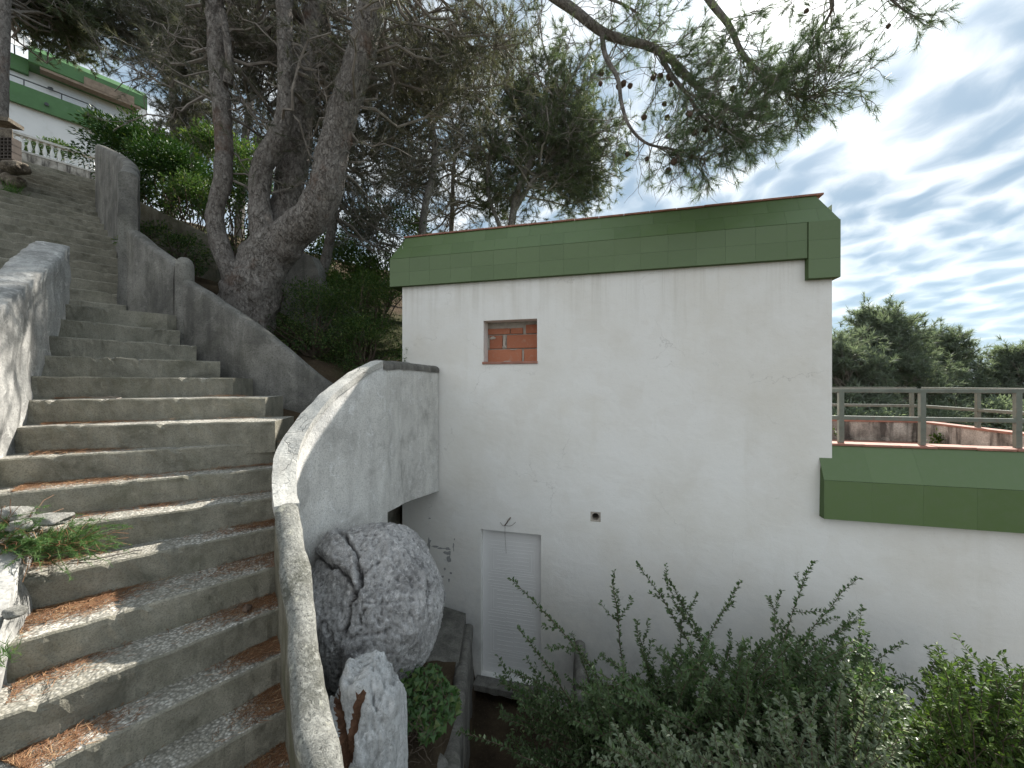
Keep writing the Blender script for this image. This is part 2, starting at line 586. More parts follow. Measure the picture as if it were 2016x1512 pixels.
STUCCO = m_stucco()
CONC_WHITE = m_concrete("weathered render", (0.56, 0.55, 0.52), (0.40, 0.395, 0.375), (0.16, 0.158, 0.15), 0.55, 0.0, 1.0, 0.6, pale=0.55)
CONC_GREY = m_concrete("grey weathered render", (0.27, 0.26, 0.235), (0.175, 0.168, 0.152), (0.08, 0.078, 0.072), 0.6, 0.12, 1.0, 0.55)
CONC_INNER = m_concrete("patched render", (0.78, 0.765, 0.72), (0.66, 0.645, 0.61), (0.38, 0.37, 0.345), 0.28, 0.0, 1.3, 0.7, pale=0.5)
COPING_CRACK = m_concrete("cracked coping render", (0.66, 0.645, 0.60), (0.55, 0.54, 0.50), (0.36, 0.35, 0.32), 0.15, 0.0, 1.2, 0.4, crack=0.95)
COPING_ROUGH = m_lichen()
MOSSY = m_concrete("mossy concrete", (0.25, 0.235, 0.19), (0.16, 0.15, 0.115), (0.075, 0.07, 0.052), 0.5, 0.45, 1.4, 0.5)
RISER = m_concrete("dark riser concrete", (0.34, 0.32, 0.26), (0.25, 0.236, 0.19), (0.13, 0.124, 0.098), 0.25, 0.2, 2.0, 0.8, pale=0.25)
TERR_WHITE = m_concrete("mouldy white parapet", (0.62, 0.59, 0.54), (0.40, 0.37, 0.33), (0.06, 0.055, 0.05), 0.9, 0.0, 1.0, 0.4)
AGG = m_aggregate()
TILE = m_tile()
GROUT = m_simple("dark green grout", (0.080, 0.128, 0.048), 0.9)
GREEN_PAINT = m_simple("green painted band", (0.065, 0.16, 0.05), 0.55, 0.15, 1.6, 0.25, second=(0.085, 0.17, 0.075))
TERRACOTTA = m_simple("terracotta coping", (0.34, 0.16, 0.115), 0.75, 0.25, 9, 0.4, second=(0.20, 0.13, 0.10))
BRICK = m_brick()
MORTAR = m_simple("grey mortar", (0.42, 0.38, 0.33), 0.95, 0.2, 20, 0.6)
DOORWHITE = m_simple("white door paint", (0.82, 0.82, 0.815), 0.45, 0.04, 3, 0.08)
RAILMETAL = m_simple("grey green painted rail", (0.15, 0.165, 0.135), 0.5, 0.2, 9, 0.3, second=(0.17, 0.13, 0.10))
DARKMETAL = m_simple("dark railing metal", (0.06, 0.065, 0.07), 0.5, 0.1, 9, 0.1)
BAREPLASTER = m_simple("bare grey plaster", (0.36, 0.36, 0.355), 0.95, 0.2, 20, 0.4)
DARK = m_simple("dark void", (0.02, 0.02, 0.02), 0.9, 0.1, 5, 0)
ROCK = m_rock("grey limestone", (0.66, 0.645, 0.635), (0.50, 0.488, 0.480), (0.26, 0.253, 0.250))
ROCKW = m_rock("white limestone", (0.84, 0.85, 0.84), (0.74, 0.745, 0.735), (0.45, 0.45, 0.44))
RUBBLE = m_rock("pale rubble", (0.50, 0.49, 0.45), (0.38, 0.37, 0.335), (0.20, 0.195, 0.175))
ROCKB = m_rock("brown rubble stone", (0.26, 0.225, 0.18), (0.17, 0.145, 0.115), (0.07, 0.06, 0.05))
BARK = m_bark()
TWIG = m_simple("grey twig bark", (0.24, 0.215, 0.19), 0.9, 0.3, 12, 0.3, spec=0.15)
TWIGD = m_simple("brown twig bark", (0.11, 0.085, 0.065), 0.9, 0.3, 12, 0.3, spec=0.15)
SOIL = m_ground()
NEEDLE = m_leaf("pine needles", [(0.0, (0.068, 0.091, 0.055)), (0.6, (0.107, 0.133, 0.081)), (0.9, (0.143, 0.163, 0.101)), (1.0, (0.182, 0.163, 0.111))], 0.5, 0.38)
NEEDLE_NEAR = m_leaf("near pine needles", [(0.0, (0.078, 0.113, 0.064)), (0.7, (0.109, 0.149, 0.090)), (1.0, (0.149, 0.184, 0.115))], 0.45, 0.42)
NEEDLE_BROWN = m_leaf("dull pine needles", [(0.0, (0.067, 0.074, 0.054)), (0.5, (0.097, 0.100, 0.078)), (1.0, (0.155, 0.140, 0.115))], 0.55, 0.30)
NEEDLE_FAR = m_leaf("far pine needles", [(0.0, (0.131, 0.162, 0.131)), (0.7, (0.174, 0.210, 0.171)), (1.0, (0.239, 0.268, 0.225))], 0.55, 0.42)  # paler grey green, the haze of distance put into the needle colour
LITTER = m_leaf("fallen pine needles", [(0.0, (0.12, 0.055, 0.026)), (0.6, (0.20, 0.098, 0.048)), (0.9, (0.30, 0.17, 0.085)), (1.0, (0.42, 0.31, 0.18))], 0.7, 0.0)
COTON = m_leaf("cotoneaster leaves", [(0.0, (0.026, 0.070, 0.019)), (0.60, (0.058, 0.120, 0.034)), (0.88, (0.102, 0.174, 0.058)), (0.93, (0.360, 0.432, 0.264)), (1.0, (0.552, 0.600, 0.456))], 0.36, 0.30, back=(0.09, 0.135, 0.060), spec=0.35)
COTONPALE = m_leaf("pale cotoneaster leaves", [(0.0, (0.052, 0.103, 0.034)), (0.6, (0.103, 0.167, 0.063)), (0.86, (0.172, 0.236, 0.109)), (0.9, (0.483, 0.529, 0.391)), (1.0, (0.644, 0.667, 0.552))], 0.34, 0.30, back=(0.18, 0.22, 0.14), spec=0.45)
JUNI = m_leaf("shrub leaves", [(0.0, (0.042, 0.078, 0.018)), (0.6, (0.075, 0.130, 0.026)), (1.0, (0.13, 0.19, 0.042))], 0.5, 0.35)
PITTO = m_leaf("glossy shrub leaves", [(0.0, (0.022, 0.060, 0.014)), (0.6, (0.038, 0.092, 0.020)), (0.90, (0.058, 0.112, 0.022)), (1.0, (0.13, 0.18, 0.035))], 0.45, 0.14, spec=0.4)
IVY = m_leaf("ivy leaves", [(0.0, (0.032, 0.075, 0.018)), (0.7, (0.055, 0.115, 0.028)), (1.0, (0.10, 0.13, 0.04))], 0.4, 0.2)
UNDER = m_leaf("undergrowth leaves", [(0.0, (0.037, 0.075, 0.022)), (0.7, (0.069, 0.125, 0.035)), (1.0, (0.163, 0.194, 0.062))], 0.45, 0.35)
WEED = m_leaf("feathery weed", [(0.0, (0.06, 0.13, 0.035)), (0.8, (0.10, 0.19, 0.06)), (1.0, (0.22, 0.22, 0.11))], 0.6, 0.35)
NEEDLEBED = m_simple("matted fallen needles", (0.13, 0.07, 0.045), 0.95, 0.4, 30, 0.9, spec=0.1, second=(0.22, 0.13, 0.08), bscale=90)
CONE = m_simple("pine cone scales", (0.10, 0.065, 0.045), 0.85, 0.3, 40, 0.6)
PLASTIC = m_simple("white dish enamel", (0.78, 0.78, 0.76), 0.45, 0.03, 4, 0)
SHUTTER = m_simple("white roller shutter", (0.70, 0.73, 0.76), 0.5, 0.04, 3, 0.05)
GLASS = m_simple("dark window pane", (0.03, 0.035, 0.04), 0.08, 0.1, 2, 0, spec=0.6)
FARWALL = m_simple("far white wall", (0.74, 0.745, 0.74), 0.9, 0.05, 1.2, 0.2, second=(0.62, 0.62, 0.60))
OLDBRICK = m_simple("old brown hollow brick", (0.075, 0.062, 0.053), 0.95, 0.25, 20, 0.5)
BROWNSTUC = m_simple("bare brown render", (0.26, 0.20, 0.15), 0.95, 0.25, 6, 0.6)

# ------------------------------------------------------------------ the ground
SO, SD = np.array([-1.9, 2.4]), unit([-0.75, 0.66])
WALLC = np.array([(-0.15, 0.75, -2.0), (-0.45, 1.10, -1.76)] + [tuple(P(*q)) for q in (
    (639, 1512, 1.44), (618, 1416, 1.57), (597, 1243, 1.80), (579, 1100, 2.06), (566, 1000, 2.30), (562, 970, 2.37), (561, 931, 2.46), (566, 892, 2.57),
    (586, 853, 2.71), (612, 817, 2.85), (645, 780, 3.00), (679, 753, 3.17), (713, 729, 3.39), (742, 715, 3.58))] + [(-1.235, 4.35, 0.22), (-1.062, 5.235, 0.218)])
FA = np.array([0.97, -0.2425, 0.0]) / math.hypot(0.97, 0.2425)     # along the facade, to the right
FN = np.array([-FA[1], FA[0], 0.0]) * -1                            # out of the facade, to the viewer
F0 = np.array([0.0, 5.0, 0.0])
UPZ = np.array([0, 0, 1.0])
FAX = np.stack([FA, -FN, UPZ])


def sstep(a, b, x):
    t = np.clip((x - a) / (b - a), 0, 1)
    return t * t * (3 - 2 * t)


def ground_z(x, y):
    x, y = np.asarray(x, float), np.asarray(y, float)
    s = (x - SO[0]) * SD[0] + (y - SO[1]) * SD[1]
    hill = np.interp(s, [-400, -60, -12, -4, -1.5, -0.7, 0.37, 2.4, 3.2, 8.9, 22, 40, 120, 400],
                     [-16, -14, -6.5, -3.6, -2.2, -1.47, -0.62, 0.74, 0.9, 4.25, 8.3, 10.5, 12, 13]) - 0.42
    hill = hill + 0.10 * np.sin(x * 1.7 + 0.4 * y) * np.sin(y * 1.3) * (s > 1)
    # the yard below the facade, right of the curved wall
    wy = [w for w in WALLC if w[1] < 3.72]
    xw = np.interp(y, [-3, 0] + [w[1] for w in wy] + [3.75, 5.4], [2.2, 0.5] + [w[0] for w in wy] + [-2.1, -2.1])
    g = 0.2425 * x + 0.97 * y
    left_bed = np.interp(y, [0, 2.0, 2.75, 3.5, 5.0], [-1.8, -2.1, -2.3, -2.75, -3.35])
    pit = np.full_like(x, -4.12)
    right_bed = np.interp(y, [0.0, 2.2, 4.0, 5.0], [-2.9, -3.25, -3.6, -3.75])
    xl = np.interp(y, [2.4, 5.0], [-0.40, -0.59])
    xr = np.interp(y, [3.1, 4.8], [0.62, 0.84])
    near = sstep(2.9, 2.4, y)
    yard = np.where(x < xl, left_bed, np.where(x < xr, pit * (1 - near) + right_bed * near, right_bed))
    inside = (g < 5.1) & (x > xw) & (y < 5.9)
    fade = sstep(7.0, 14.0, x) + sstep(-1.5, -5.0, y)
    yard = yard * (1 - np.clip(fade, 0, 1)) + np.minimum(hill, -3.3) * np.clip(fade, 0, 1)
    return np.where(inside, yard, hill)


def build_ground():
    def axis(lo, hi, c0, c1, step, grow=1.22):
        a = list(np.arange(c0, c1 + 1e-6, step))
        d = step
        while a[-1] < hi:
            d *= grow
            a.append(a[-1] + d)
        d = step
        while a[0] > lo:
            d *= grow
            a.insert(0, a[0] - d)
        return np.array(a)
    xs = axis(-600, 900, -11, 7, 0.13)
    ys = axis(-300, 1500, -0.5, 12, 0.13)
    X, Y = np.meshgrid(xs, ys)
    Z = ground_z(X, Y)
    jit = rng.normal(0, 0.012, Z.shape)
    V = np.stack([X, Y, Z + jit], -1).reshape(-1, 3)
    nx = len(xs)
    i, j = np.meshgrid(np.arange(len(ys) - 1), np.arange(nx - 1), indexing='ij')
    a = i * nx + j
    mb = MB()
    mb.add(V, np.stack([a, a + 1, a + nx + 1, a + nx], -1).reshape(-1, 4))
    tag(mb.build("ground", SOIL, smooth=True), "dark soil of the wooded hillside under fallen pine needles", kind='structure')


build_ground()

# ------------------------------------------------------------------ staircase
STEPZ = lambda k: 0.057 - 0.17 * k
NOSE = {}   # k -> (left xy, right xy) of the nosing


def nosings():
    left_u = {-4: 158, -3: 147, -2: 131, -1: 123, 0: 112, 1: 88, 2: 70, 3: 51, 4: 21}
    for k, u in left_u.items():
        Y = 2.87 - 0.174 * k
        NOSE[k] = [np.array([(u - CX) / F * Y, Y]), None]
    for k, l in {5: (-2.66, 2.0), 6: (-2.40, 1.87), 7: (-2.17, 1.676), 8: (-2.0, 1.487), 9: (-1.82, 1.44), 10: (-1.78, 1.18), 11: (-1.62, 1.03), 12: (-1.44, 0.88), 13: (-1.26, 0.73)}.items():
        NOSE[k] = [np.array(l), None]
    for k, r in {-4: (-3.60, 4.14), -3: (-3.53, 4.05), -2: (-3.28, 3.96), -1: (-2.95, 3.85), 0: (-2.60, 3.55), 1: (-2.11, 3.26), 2: (-1.82, 2.93),
                 3: (-1.36, 3.22), 4: (-1.39, 3.07), 5: (-1.41, 2.88), 6: (-1.43, 2.71), 7: (-1.40, 2.43), 8: (-1.345, 2.235), 9: (-1.24, 2.11),
                 10: (-1.13, 1.95), 11: (-1.03, 1.81), 12: (-0.95, 1.69), 13: (-0.87, 1.58)}.items():
        NOSE[k][1] = np.array(r, float)


nosings()


def meet_wall(l, r):
    """where the nosing from l through r runs into the curved wall"""
    d = unit(r - l)
    for a, b in zip(WALLC[:-1, :2], WALLC[1:, :2]):
        m = np.array([[d[0], a[0] - b[0]], [d[1], a[1] - b[1]]])
        if abs(np.linalg.det(m)) < 1e-9:
            continue
        q, t = np.linalg.solve(m, a - l)
        if 0 <= t <= 1 and q > 0.3:
            return l + d * q
    return r


for _k in range(3, 14):
    NOSE[_k][1] = meet_wall(*NOSE[_k])
STAIR = thing("concrete_staircase", (-2.0, 2.2, -1.6), "mossy concrete staircase strewn with brown pine needles between curved walls", "stairs")


def step_mesh(front, back, z, drop, seed, end_right=None):
    """a step: uneven nosing, pebble tread, dark riser. front, back: polylines left to right"""
    n = len(front)
    fr = np.c_[front, np.full(n, z)]
    bk = np.c_[back, np.full(n, z)]
    r = np.random.default_rng(seed)
    wob = np.convolve(r.normal(0, 1, n + 4), np.ones(5) / 5, 'valid')
    nrm = unit(np.array([-(front[-1] - front[0])[1], (front[-1] - front[0])[0]]))
    fr[:, :2] += wob[:, None] * 0.006 * nrm
    fr[:, 2] += np.convolve(r.normal(0, 1, n + 4), np.ones(5) / 5, 'valid') * 0.005
    fr0 = fr.copy()
    for _ in range(r.integers(2, 6)):               # chipped nosing
        j = r.integers(1, n - 1)
        fr[j, 2] -= r.uniform(0.004, 0.016)
        fr[j, :2] += nrm * r.uniform(0.004, 0.016)
    lip0 = fr0.copy()
    lip0[:, 2] -= 0.010
    lip0[:, :2] -= nrm * 0.007
    lip = fr.copy()
    lip[:, 2] -= 0.010
    lip[:, :2] -= nrm * 0.007
    rows = [bk, 0.5 * (bk + fr), fr, lip]
    for q in (0.12, 0.4, 0.7, 1.0):
        lo = lip0.copy()
        lo[:, 2] = lip0[:, 2] * (1 - q) + (z - drop) * q
        lo[:, :2] += nrm * 0.010 * q + r.normal(0, 0.0025, n)[:, None] * nrm
        rows.append(lo)
    V = np.vstack(rows)
    mb = MB()
    for i in range(len(rows) - 1):
        f = [[i * n + j, (i + 1) * n + j, (i + 1) * n + j + 1, i * n + j + 1] for j in range(n - 1)]
        mb.add(V, f, 0 if i < 2 else 1)
    # right and left end faces
    for j, flip in ((n - 1, False), (0, True)):
        ring = [V[i * n + j] for i in (0, 2, 3, 7)] + [np.array([*back[j], z - drop])]
        idx = list(range(5))
        mb.add(ring, [idx if not flip else idx[::-1]], 1)
    return mb


def lerp_line(a, b, n=48):
    t = np.linspace(0, 1, n)[:, None]
    return a * (1 - t) + b * t


def build_steps():
    ks = sorted(NOSE)
    for k in ks:
        l, r = NOSE[k]
        d = unit(r - l)
        ext = 0.12 if k <= 4 else 0.30
        fr = lerp_line(l - d * ext, r)
        if k - 1 in NOSE:
            l2, r2 = NOSE[k - 1]
            d2 = unit(r2 - l2)
            up = unit(np.array([-d[1], d[0]]))
            bk = lerp_line(l2 - d2 * ext + up * 0.08, r2 + up * 0.08)
            if 0 <= k <= 2:      # ends that stand free beside the passage
                bk = lerp_line(l2 - d2 * ext + up * 0.08, r + np.array([-0.10, 0.42]))
            if k == 3:
                bk = lerp_line(l2 - d2 * ext + up * 0.08, np.array([-1.55, 3.75]))
        else:
            bk = lerp_line(np.array([-6.1, 2.7]), np.array([-4.45, 4.62]))
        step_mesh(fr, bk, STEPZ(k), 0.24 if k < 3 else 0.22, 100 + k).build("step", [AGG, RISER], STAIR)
    # landing of the passage to the side door, behind the curved wall
    mb = MB()
    mb.prism([(-2.6, 3.6), (-1.80, 3.1), (-1.45, 3.1), (-1.34, 3.6), (-1.24, 4.35), (-1.06, 5.22), (-1.55, 5.38), (-1.70, 4.5), (-2.2, 4.3), (-3.0, 4.1)], -0.70, -0.455)
    mb.build("landing", MOSSY, STAIR)
    # first landing above, then the long upper flight
    mb = MB()
    mb.prism([(-4.2, 3.45), (-3.62, 4.0), (-3.62, 4.3), (-4.6, 4.75), (-6.6, 2.5), (-5.2, 2.6)], 0.45, 0.733)
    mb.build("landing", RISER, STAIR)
    d = unit(np.array([-0.75, 0.66]))
    e = unit(np.array([0.66, 0.75]))
    for i in range(21):
        rt = np.array([-4.50, 4.36]) + d * 0.283 * i
        wid = 2.4 if i < 7 else 2.1
        fr = lerp_line(rt - e * wid, rt + e * 0.06)
        bk = fr + d * (0.36 if i < 20 else 2.0)
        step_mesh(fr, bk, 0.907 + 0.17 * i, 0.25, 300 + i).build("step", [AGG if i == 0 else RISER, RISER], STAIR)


build_steps()


# ------------------------------------------------------------------ walls along the stairs
def wall_mesh(line, thick, round_top=True, rows=7, nz=0.006, samples=None, rad_h=None, mats=1):
    """line: (x, y, z top, z bottom) -> MB of a rendered wall that follows it"""
    line = np.asarray(line, float)
    L = np.linalg.norm(np.diff(line[:, :2], axis=0), axis=1).sum()
    n = samples or max(8, int(L / 0.055))
    q = spline(line, n) if len(line) > 2 else spline(line, n)
    p, zt, zb = q[:, :2], q[:, 2], q[:, 3]
    tan = unit(np.gradient(p, axis=0))
    nor = np.c_[-tan[:, 1], tan[:, 0]]
    h = thick / 2
    prof, pm_ = [], []                            # (offset, height code)
    for k in range(rows + 1):
        prof.append((-h, 'b', k / rows))
    if round_top:
        for a in np.linspace(0, math.pi, 9)[1:-1]:
            prof.append((-h * math.cos(a), 't', h * 0.8 * math.sin(a)))
    else:
        prof.append((-h * 0.5, 't', 0.004))
        prof.append((h * 0.5, 't', 0.004))
    for k in range(rows, -1, -1):
        prof.append((h, 'b', k / rows))
    m = len(prof)
    V = np.zeros((n, m, 3))
    for j, (o, c, t) in enumerate(prof):
        V[:, j, :2] = p + nor * o
        top = zt - (h * 0.8 if round_top else 0)
        V[:, j, 2] = zb * (1 - t) + top * t if c == 'b' else top + t
    flat = V.reshape(-1, 3)
    nn = np.array([frac_noise(x, 3.5) for x in flat])
    off = np.repeat(nor, m, axis=0)
    side = np.tile(np.sign([o for o, _, _ in prof]), n)
    flat[:, :2] += off * (nn * nz * 2 * side)[:, None]
    flat[:, 2] += nn * nz
    mb = MB()
    i, j = np.meshgrid(np.arange(n - 1), np.arange(m - 1), indexing='ij')
    a = i * m + j
    fc = np.stack([a, a + m, a + m + 1, a + 1], -1)
    if mats == 1:
        mb.add(flat, fc.reshape(-1, 4))
    else:                                         # the other side has its own render
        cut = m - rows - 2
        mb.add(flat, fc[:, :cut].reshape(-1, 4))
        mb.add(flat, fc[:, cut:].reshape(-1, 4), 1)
    for e, flip in ((0, False), (n - 1, True)):
        ring = [e * m + k for k in range(m)]
        mb.add(flat[ring], [list(range(m)) if not flip else list(range(m))[::-1]])
    return mb


def curved_wall():
    w = thing("curved_parapet", (-1.3, 2.4, -3.2), "pale parapet curving from the steps to the white house, its coping cracked", "wall")
    body = [(x, y, z - 0.02, (-3.7 if y < 3.5 else np.interp(y, [3.5, 5.3], [-1.24, -1.47]))) for x, y, z in WALLC]
    pre = [b for b in body if b[1] < 3.60]
    x0, y0, z0, _ = pre[-1]
    x1, y1, z1, _ = body[-2]
    pre.append((x0 + (x1 - x0) * 0.15, y0 + (y1 - y0) * 0.15, z0, -3.7))
    for k, b in enumerate(pre):
        pre[k] = (b[0], b[1], b[2], -3.7)
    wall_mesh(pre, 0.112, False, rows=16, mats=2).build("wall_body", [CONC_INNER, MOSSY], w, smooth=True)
    far = [(pre[-1][0], pre[-1][1], pre[-1][2])] + [(b[0], b[1], b[2]) for b in body if b[1] > 3.8]
    far = [(x, y, z, np.interp(y, [3.7, 5.24], [-1.245, -1.468])) for x, y, z in (far[0], tuple((np.array(far[0]) + np.array(far[1])) / 2), *far[1:])]
    wall_mesh(far, 0.111, False, rows=12).build("wall_panel", CONC_INNER, w, smooth=True)
    near = [(x, y, z + 0.03, z - 0.06) for x, y, z in WALLC if y < 2.34]
    wall_mesh(near, 0.126, True, rows=1, nz=0.008, samples=120).build("coping", COPING_ROUGH, w, smooth=True)
    mid = [(x, y, z + 0.018, z - 0.035) for x, y, z in WALLC if 2.29 < y < 3.60]
    wall_mesh(mid, 0.132, False, rows=1, nz=0.006, samples=90).build("coping", COPING_CRACK, w, smooth=False)
    lev = [(x, y, z + 0.03, z - 0.06) for x, y, z in WALLC if y > 3.55]
    wall_mesh(lev, 0.14, True, rows=1, nz=0.006, samples=60).build("coping", CONC_GREY, w, smooth=True)


curved_wall()


def far_parapet():
    w = thing("stepped_parapet", (-3.0, 4.0, -0.5), "grey parapet along the far side of the steps, in sloping stages with a rounded pier", "wall")
    low = [(-3.58, 4.20, 1.17, -1.0), (-3.15, 4.12, 0.92, -1.0), (-2.62, 4.06, 0.58, -1.0), (-2.28, 4.12, 0.28, -1.0), (-2.02, 4.25, 0.02, -1.0), (-1.86, 4.5, -0.10, -1.0), (-1.80, 4.75, -0.12, -1.0)]
    wall_mesh(low, 0.15, True, rows=8).build("lower_stage", CONC_GREY, w, smooth=True)
    mid = [(-4.55, 4.53, 1.90, 0.3), (-4.1, 4.36, 1.60, 0.3), (-3.66, 4.22, 1.33, 0.2)]
    wall_mesh(mid, 0.15, True, rows=8).build("middle_stage", CONC_GREY, w, smooth=True)
    d, s = unit(np.array([-0.75, 0.66])), 0.0
    up = []
    for i in range(9):
        q = i / 8
        base = np.array([-4.46, 4.42]) + d * 5.75 * q + np.array([0.66, 0.75]) * 0.10 * math.sin(q * 7)
        up.append((base[0], base[1], 2.46 + 2.62 * q + 0.12 * math.sin(q * 3.1), 0.5 + 3.3 * q))
    wall_mesh(up, 0.16, True, rows=8).build("upper_stage", CONC_GREY, w, smooth=True)
    # pier with a rounded head
    mb = MB()
    a = np.linspace(0, 2 * math.pi, 13)[:-1]
    rings = []
    for z, r in ((-0.2, 0.088), (0.8, 0.086), (1.26, 0.085), (1.32, 0.080), (1.36, 0.062), (1.385, 0.035), (1.39, 0.004)):
        rings.append(np.c_[-3.60 + r * np.cos(a), 4.19 + r * np.sin(a), np.full(12, z)])
    V = np.vstack(rings)
    f = [[i * 12 + j, i * 12 + (j + 1) % 12, (i + 1) * 12 + (j + 1) % 12, (i + 1) * 12 + j] for i in range(len(rings) - 1) for j in range(12)]
    mb.add(V, f)
    mb.build("pier", CONC_GREY, w, smooth=True)


far_parapet()


def left_parapet():
    w = thing("stained_parapet", (-3.4, 2.9, -0.4), "thick streaked white parapet on the near side of the steps above the weed", "wall")
    line = [(-4.18, 3.60, 1.30, 0.2), (-3.72, 3.05, 0.93, -0.3), (-3.25, 2.48, 0.56, -0.9), (-2.93, 2.10, 0.31, -1.2)]
    line = [(x - 0.075, y - 0.065, zt, zb) for x, y, zt, zb in line]
    wall_mesh(line, 0.20, False, rows=14, nz=0.013, samples=60).build("wall_body", CONC_WHITE, w, smooth=True)
    s = thing("broken_parapet_stub", (-2.35, 1.75, -1.5), "low broken stub of parapet below the weed", "wall")
    line = [(-2.60, 1.99, -0.80, -1.9), (-2.37, 1.74, -0.86, -2.0), (-2.17, 1.52, -1.03, -2.1), (-2.07, 1.40, -1.30, -2.2)]
    wall_mesh(line, 0.16, False, rows=10, nz=0.022, samples=34).build("wall_body", CONC_WHITE, s, smooth=True)
    mb = MB()
    mb.tube(spline([(-2.30, 1.62, -0.93), (-2.26, 1.585, -1.02), (-2.23, 1.56, -1.12)], 8), 0.006, 6)
    mb.build("rebar", TERRACOTTA, s, smooth=True)


left_parapet()


# ------------------------------------------------------------------ the white house
def fw(u, b=0.0):
    """distance along the facade of photo column u, on the plane b metres out of the facade"""
    t = (u - CX) / F
    # point = F0 + w*FA + b*FN, X = t*Y
    # w*FA.x + b*FN.x = t*(5 + w*FA.y + b*FN.y)
    return (t * (5 + b * FN[1]) - b * FN[0]) / (FA[0] - t * FA[1])


def fp(w, b, z):
    return F0 + w * FA + b * FN + z * UPZ


def fz(u, v, b=0.0):
    Y = (F0 + fw(u, b) * FA + b * FN)[1]
    return (CY - v) / F * Y


HOUSE = thing("white_house", tuple(fp(1.0, -2.5, -4.2)), "white rendered house with a green tiled parapet and a bricked up window", "house")
W0, W1 = fw(792), fw(1638)
WEND = 6.32
ZB, ZS, ZT = -4.35, -0.98, 1.40
WIN = (fw(952), fw(1057.5), 0.267, 0.845)
DOOR = (fw(947), fw(1065), -3.90, -1.945)
VENT = (fw(1162.5), fw(1182.5), fz(1172, 1028), fz(1172, 1008))


def facade():
    mb = MB()
    rects = [(W0, W1, ZB, ZT), (W1, WEND, ZB, ZS)]
    holes = [WIN, DOOR, VENT]
    wc = sorted(set([W0, W1, WEND] + [h[i] for h in holes for i in (0, 1)]))
    zc = sorted(set([ZB, ZS, ZT] + [h[i] for h in holes for i in (2, 3)]))

    def inside(w, z):
        ok = any(a < w < b and c < z < d for a, b, c, d in rects)
        return ok and not any(a < w < b and c < z < d for a, b, c, d in holes)
    for i in range(len(wc) - 1):
        for j in range(len(zc) - 1):
            if inside((wc[i] + wc[i + 1]) / 2, (zc[j] + zc[j + 1]) / 2):
                mb.add([fp(wc[i], 0, zc[j]), fp(wc[i + 1], 0, zc[j]), fp(wc[i + 1], 0, zc[j + 1]), fp(wc[i], 0, zc[j + 1])], [[0, 1, 2, 3]])
    for (a, b, c, d), dep in ((WIN, 0.20), (DOOR, 0.09), (VENT, 0.05)):
        q = [fp(a, 0, c), fp(b, 0, c), fp(b, 0, d), fp(a, 0, d), fp(a, -dep, c), fp(b, -dep, c), fp(b, -dep, d), fp(a, -dep, d)]
        mb.add(q, [[0, 1, 5, 4], [1, 2, 6, 5], [2, 3, 7, 6], [3, 0, 4, 7]])
    mb.build("front_wall", STUCCO, HOUSE)
    mb = MB()
    D = -6.0
    for wa, wb, zt, dd in ((W0, W1, 1.95, D),):
        q = [fp(wa, 0, ZB), fp(wa, D, ZB), fp(wb, D, ZB), fp(wb, 0, ZB), fp(wa, 0, zt), fp(wa, D, zt), fp(wb, D, zt), fp(wb, 0, zt)]
        mb.add(q, [[0, 4, 5, 1], [1, 5, 6, 2], [2, 6, 7, 3]])
    mb.build("side_wall", STUCCO, HOUSE)
    mb = MB()
    mb.box(fp((W0 + W1) / 2, -3.05, 1.93), ((W1 - W0) / 2 - 0.01, 2.9, 0.02), FAX)
    mb.build("roof", MORTAR, HOUSE)


facade()

TILE_ME = {}


def tile_data(quad):
    """a flat glazed tile: quad = four corners in its own plane, anticlockwise"""
    key = tuple(round(float(x), 4) for c in quad for x in c)
    if key not in TILE_ME:
        mb = MB()
        d = 0.005
        V = [(x, y, 0) for x, y in quad] + [(x, y, d) for x, y in quad]
        mb.add(V, [[0, 1, 5, 4], [1, 2, 6, 5], [2, 3, 7, 6], [3, 0, 4, 7], [4, 5, 6, 7]])
        o = mb.build("tile", TILE)
        TILE_ME[key] = o.data
        bpy.data.objects.remove(o)
    return TILE_ME[key]


def lay_tiles(part, root, p0, along, up, length, rows, row_h, tw, off=0.0, trim=(0, 0), gap=0.0007):
    """rows of tiles on a plane: p0 lower start corner; trim = how much each end moves in per metre of rise"""
    along, up = unit(along), unit(up)
    nrm = np.cross(along, up)
    rmat = Matrix(np.stack([along, up, nrm], 1).tolist())
    g = gap
    for r in range(rows):
        y0, y1 = r * row_h + g, (r + 1) * row_h - g
        yc = (r + 0.5) * row_h
        x, k = 0.0, 0
        while x < length - 0.02:
            x1 = min(x + (tw - off * (r % 2) if k == 0 else tw), length)
            if length - x1 < 0.03:
                x1 = length
            a0, a1 = max(x + g, trim[0] * y0), max(x + g, trim[0] * y1)
            b0, b1 = min(x1 - g, length - trim[1] * y0), min(x1 - g, length - trim[1] * y1)
            if b1 - a1 > 0.004:
                xc = (x + x1) / 2
                o = bpy.data.objects.new("tile", tile_data([(a0 - xc, y0 - yc), (b0 - xc, y0 - yc), (b1 - xc, y1 - yc), (a1 - xc, y1 - yc)]))
                COL.objects.link(o)
                o.parent = part
                o.location = Vector(p0 + along * xc + up * yc + nrm * (0.003 + random.uniform(-0.0004, 0.0004)))
                e = rmat @ Matrix.Rotation(random.uniform(-0.002, 0.002), 3, 'X') @ Matrix.Rotation(random.uniform(-0.002, 0.002), 3, 'Y')
                o.rotation_euler = e.to_euler()
            x = x1
            k += 1


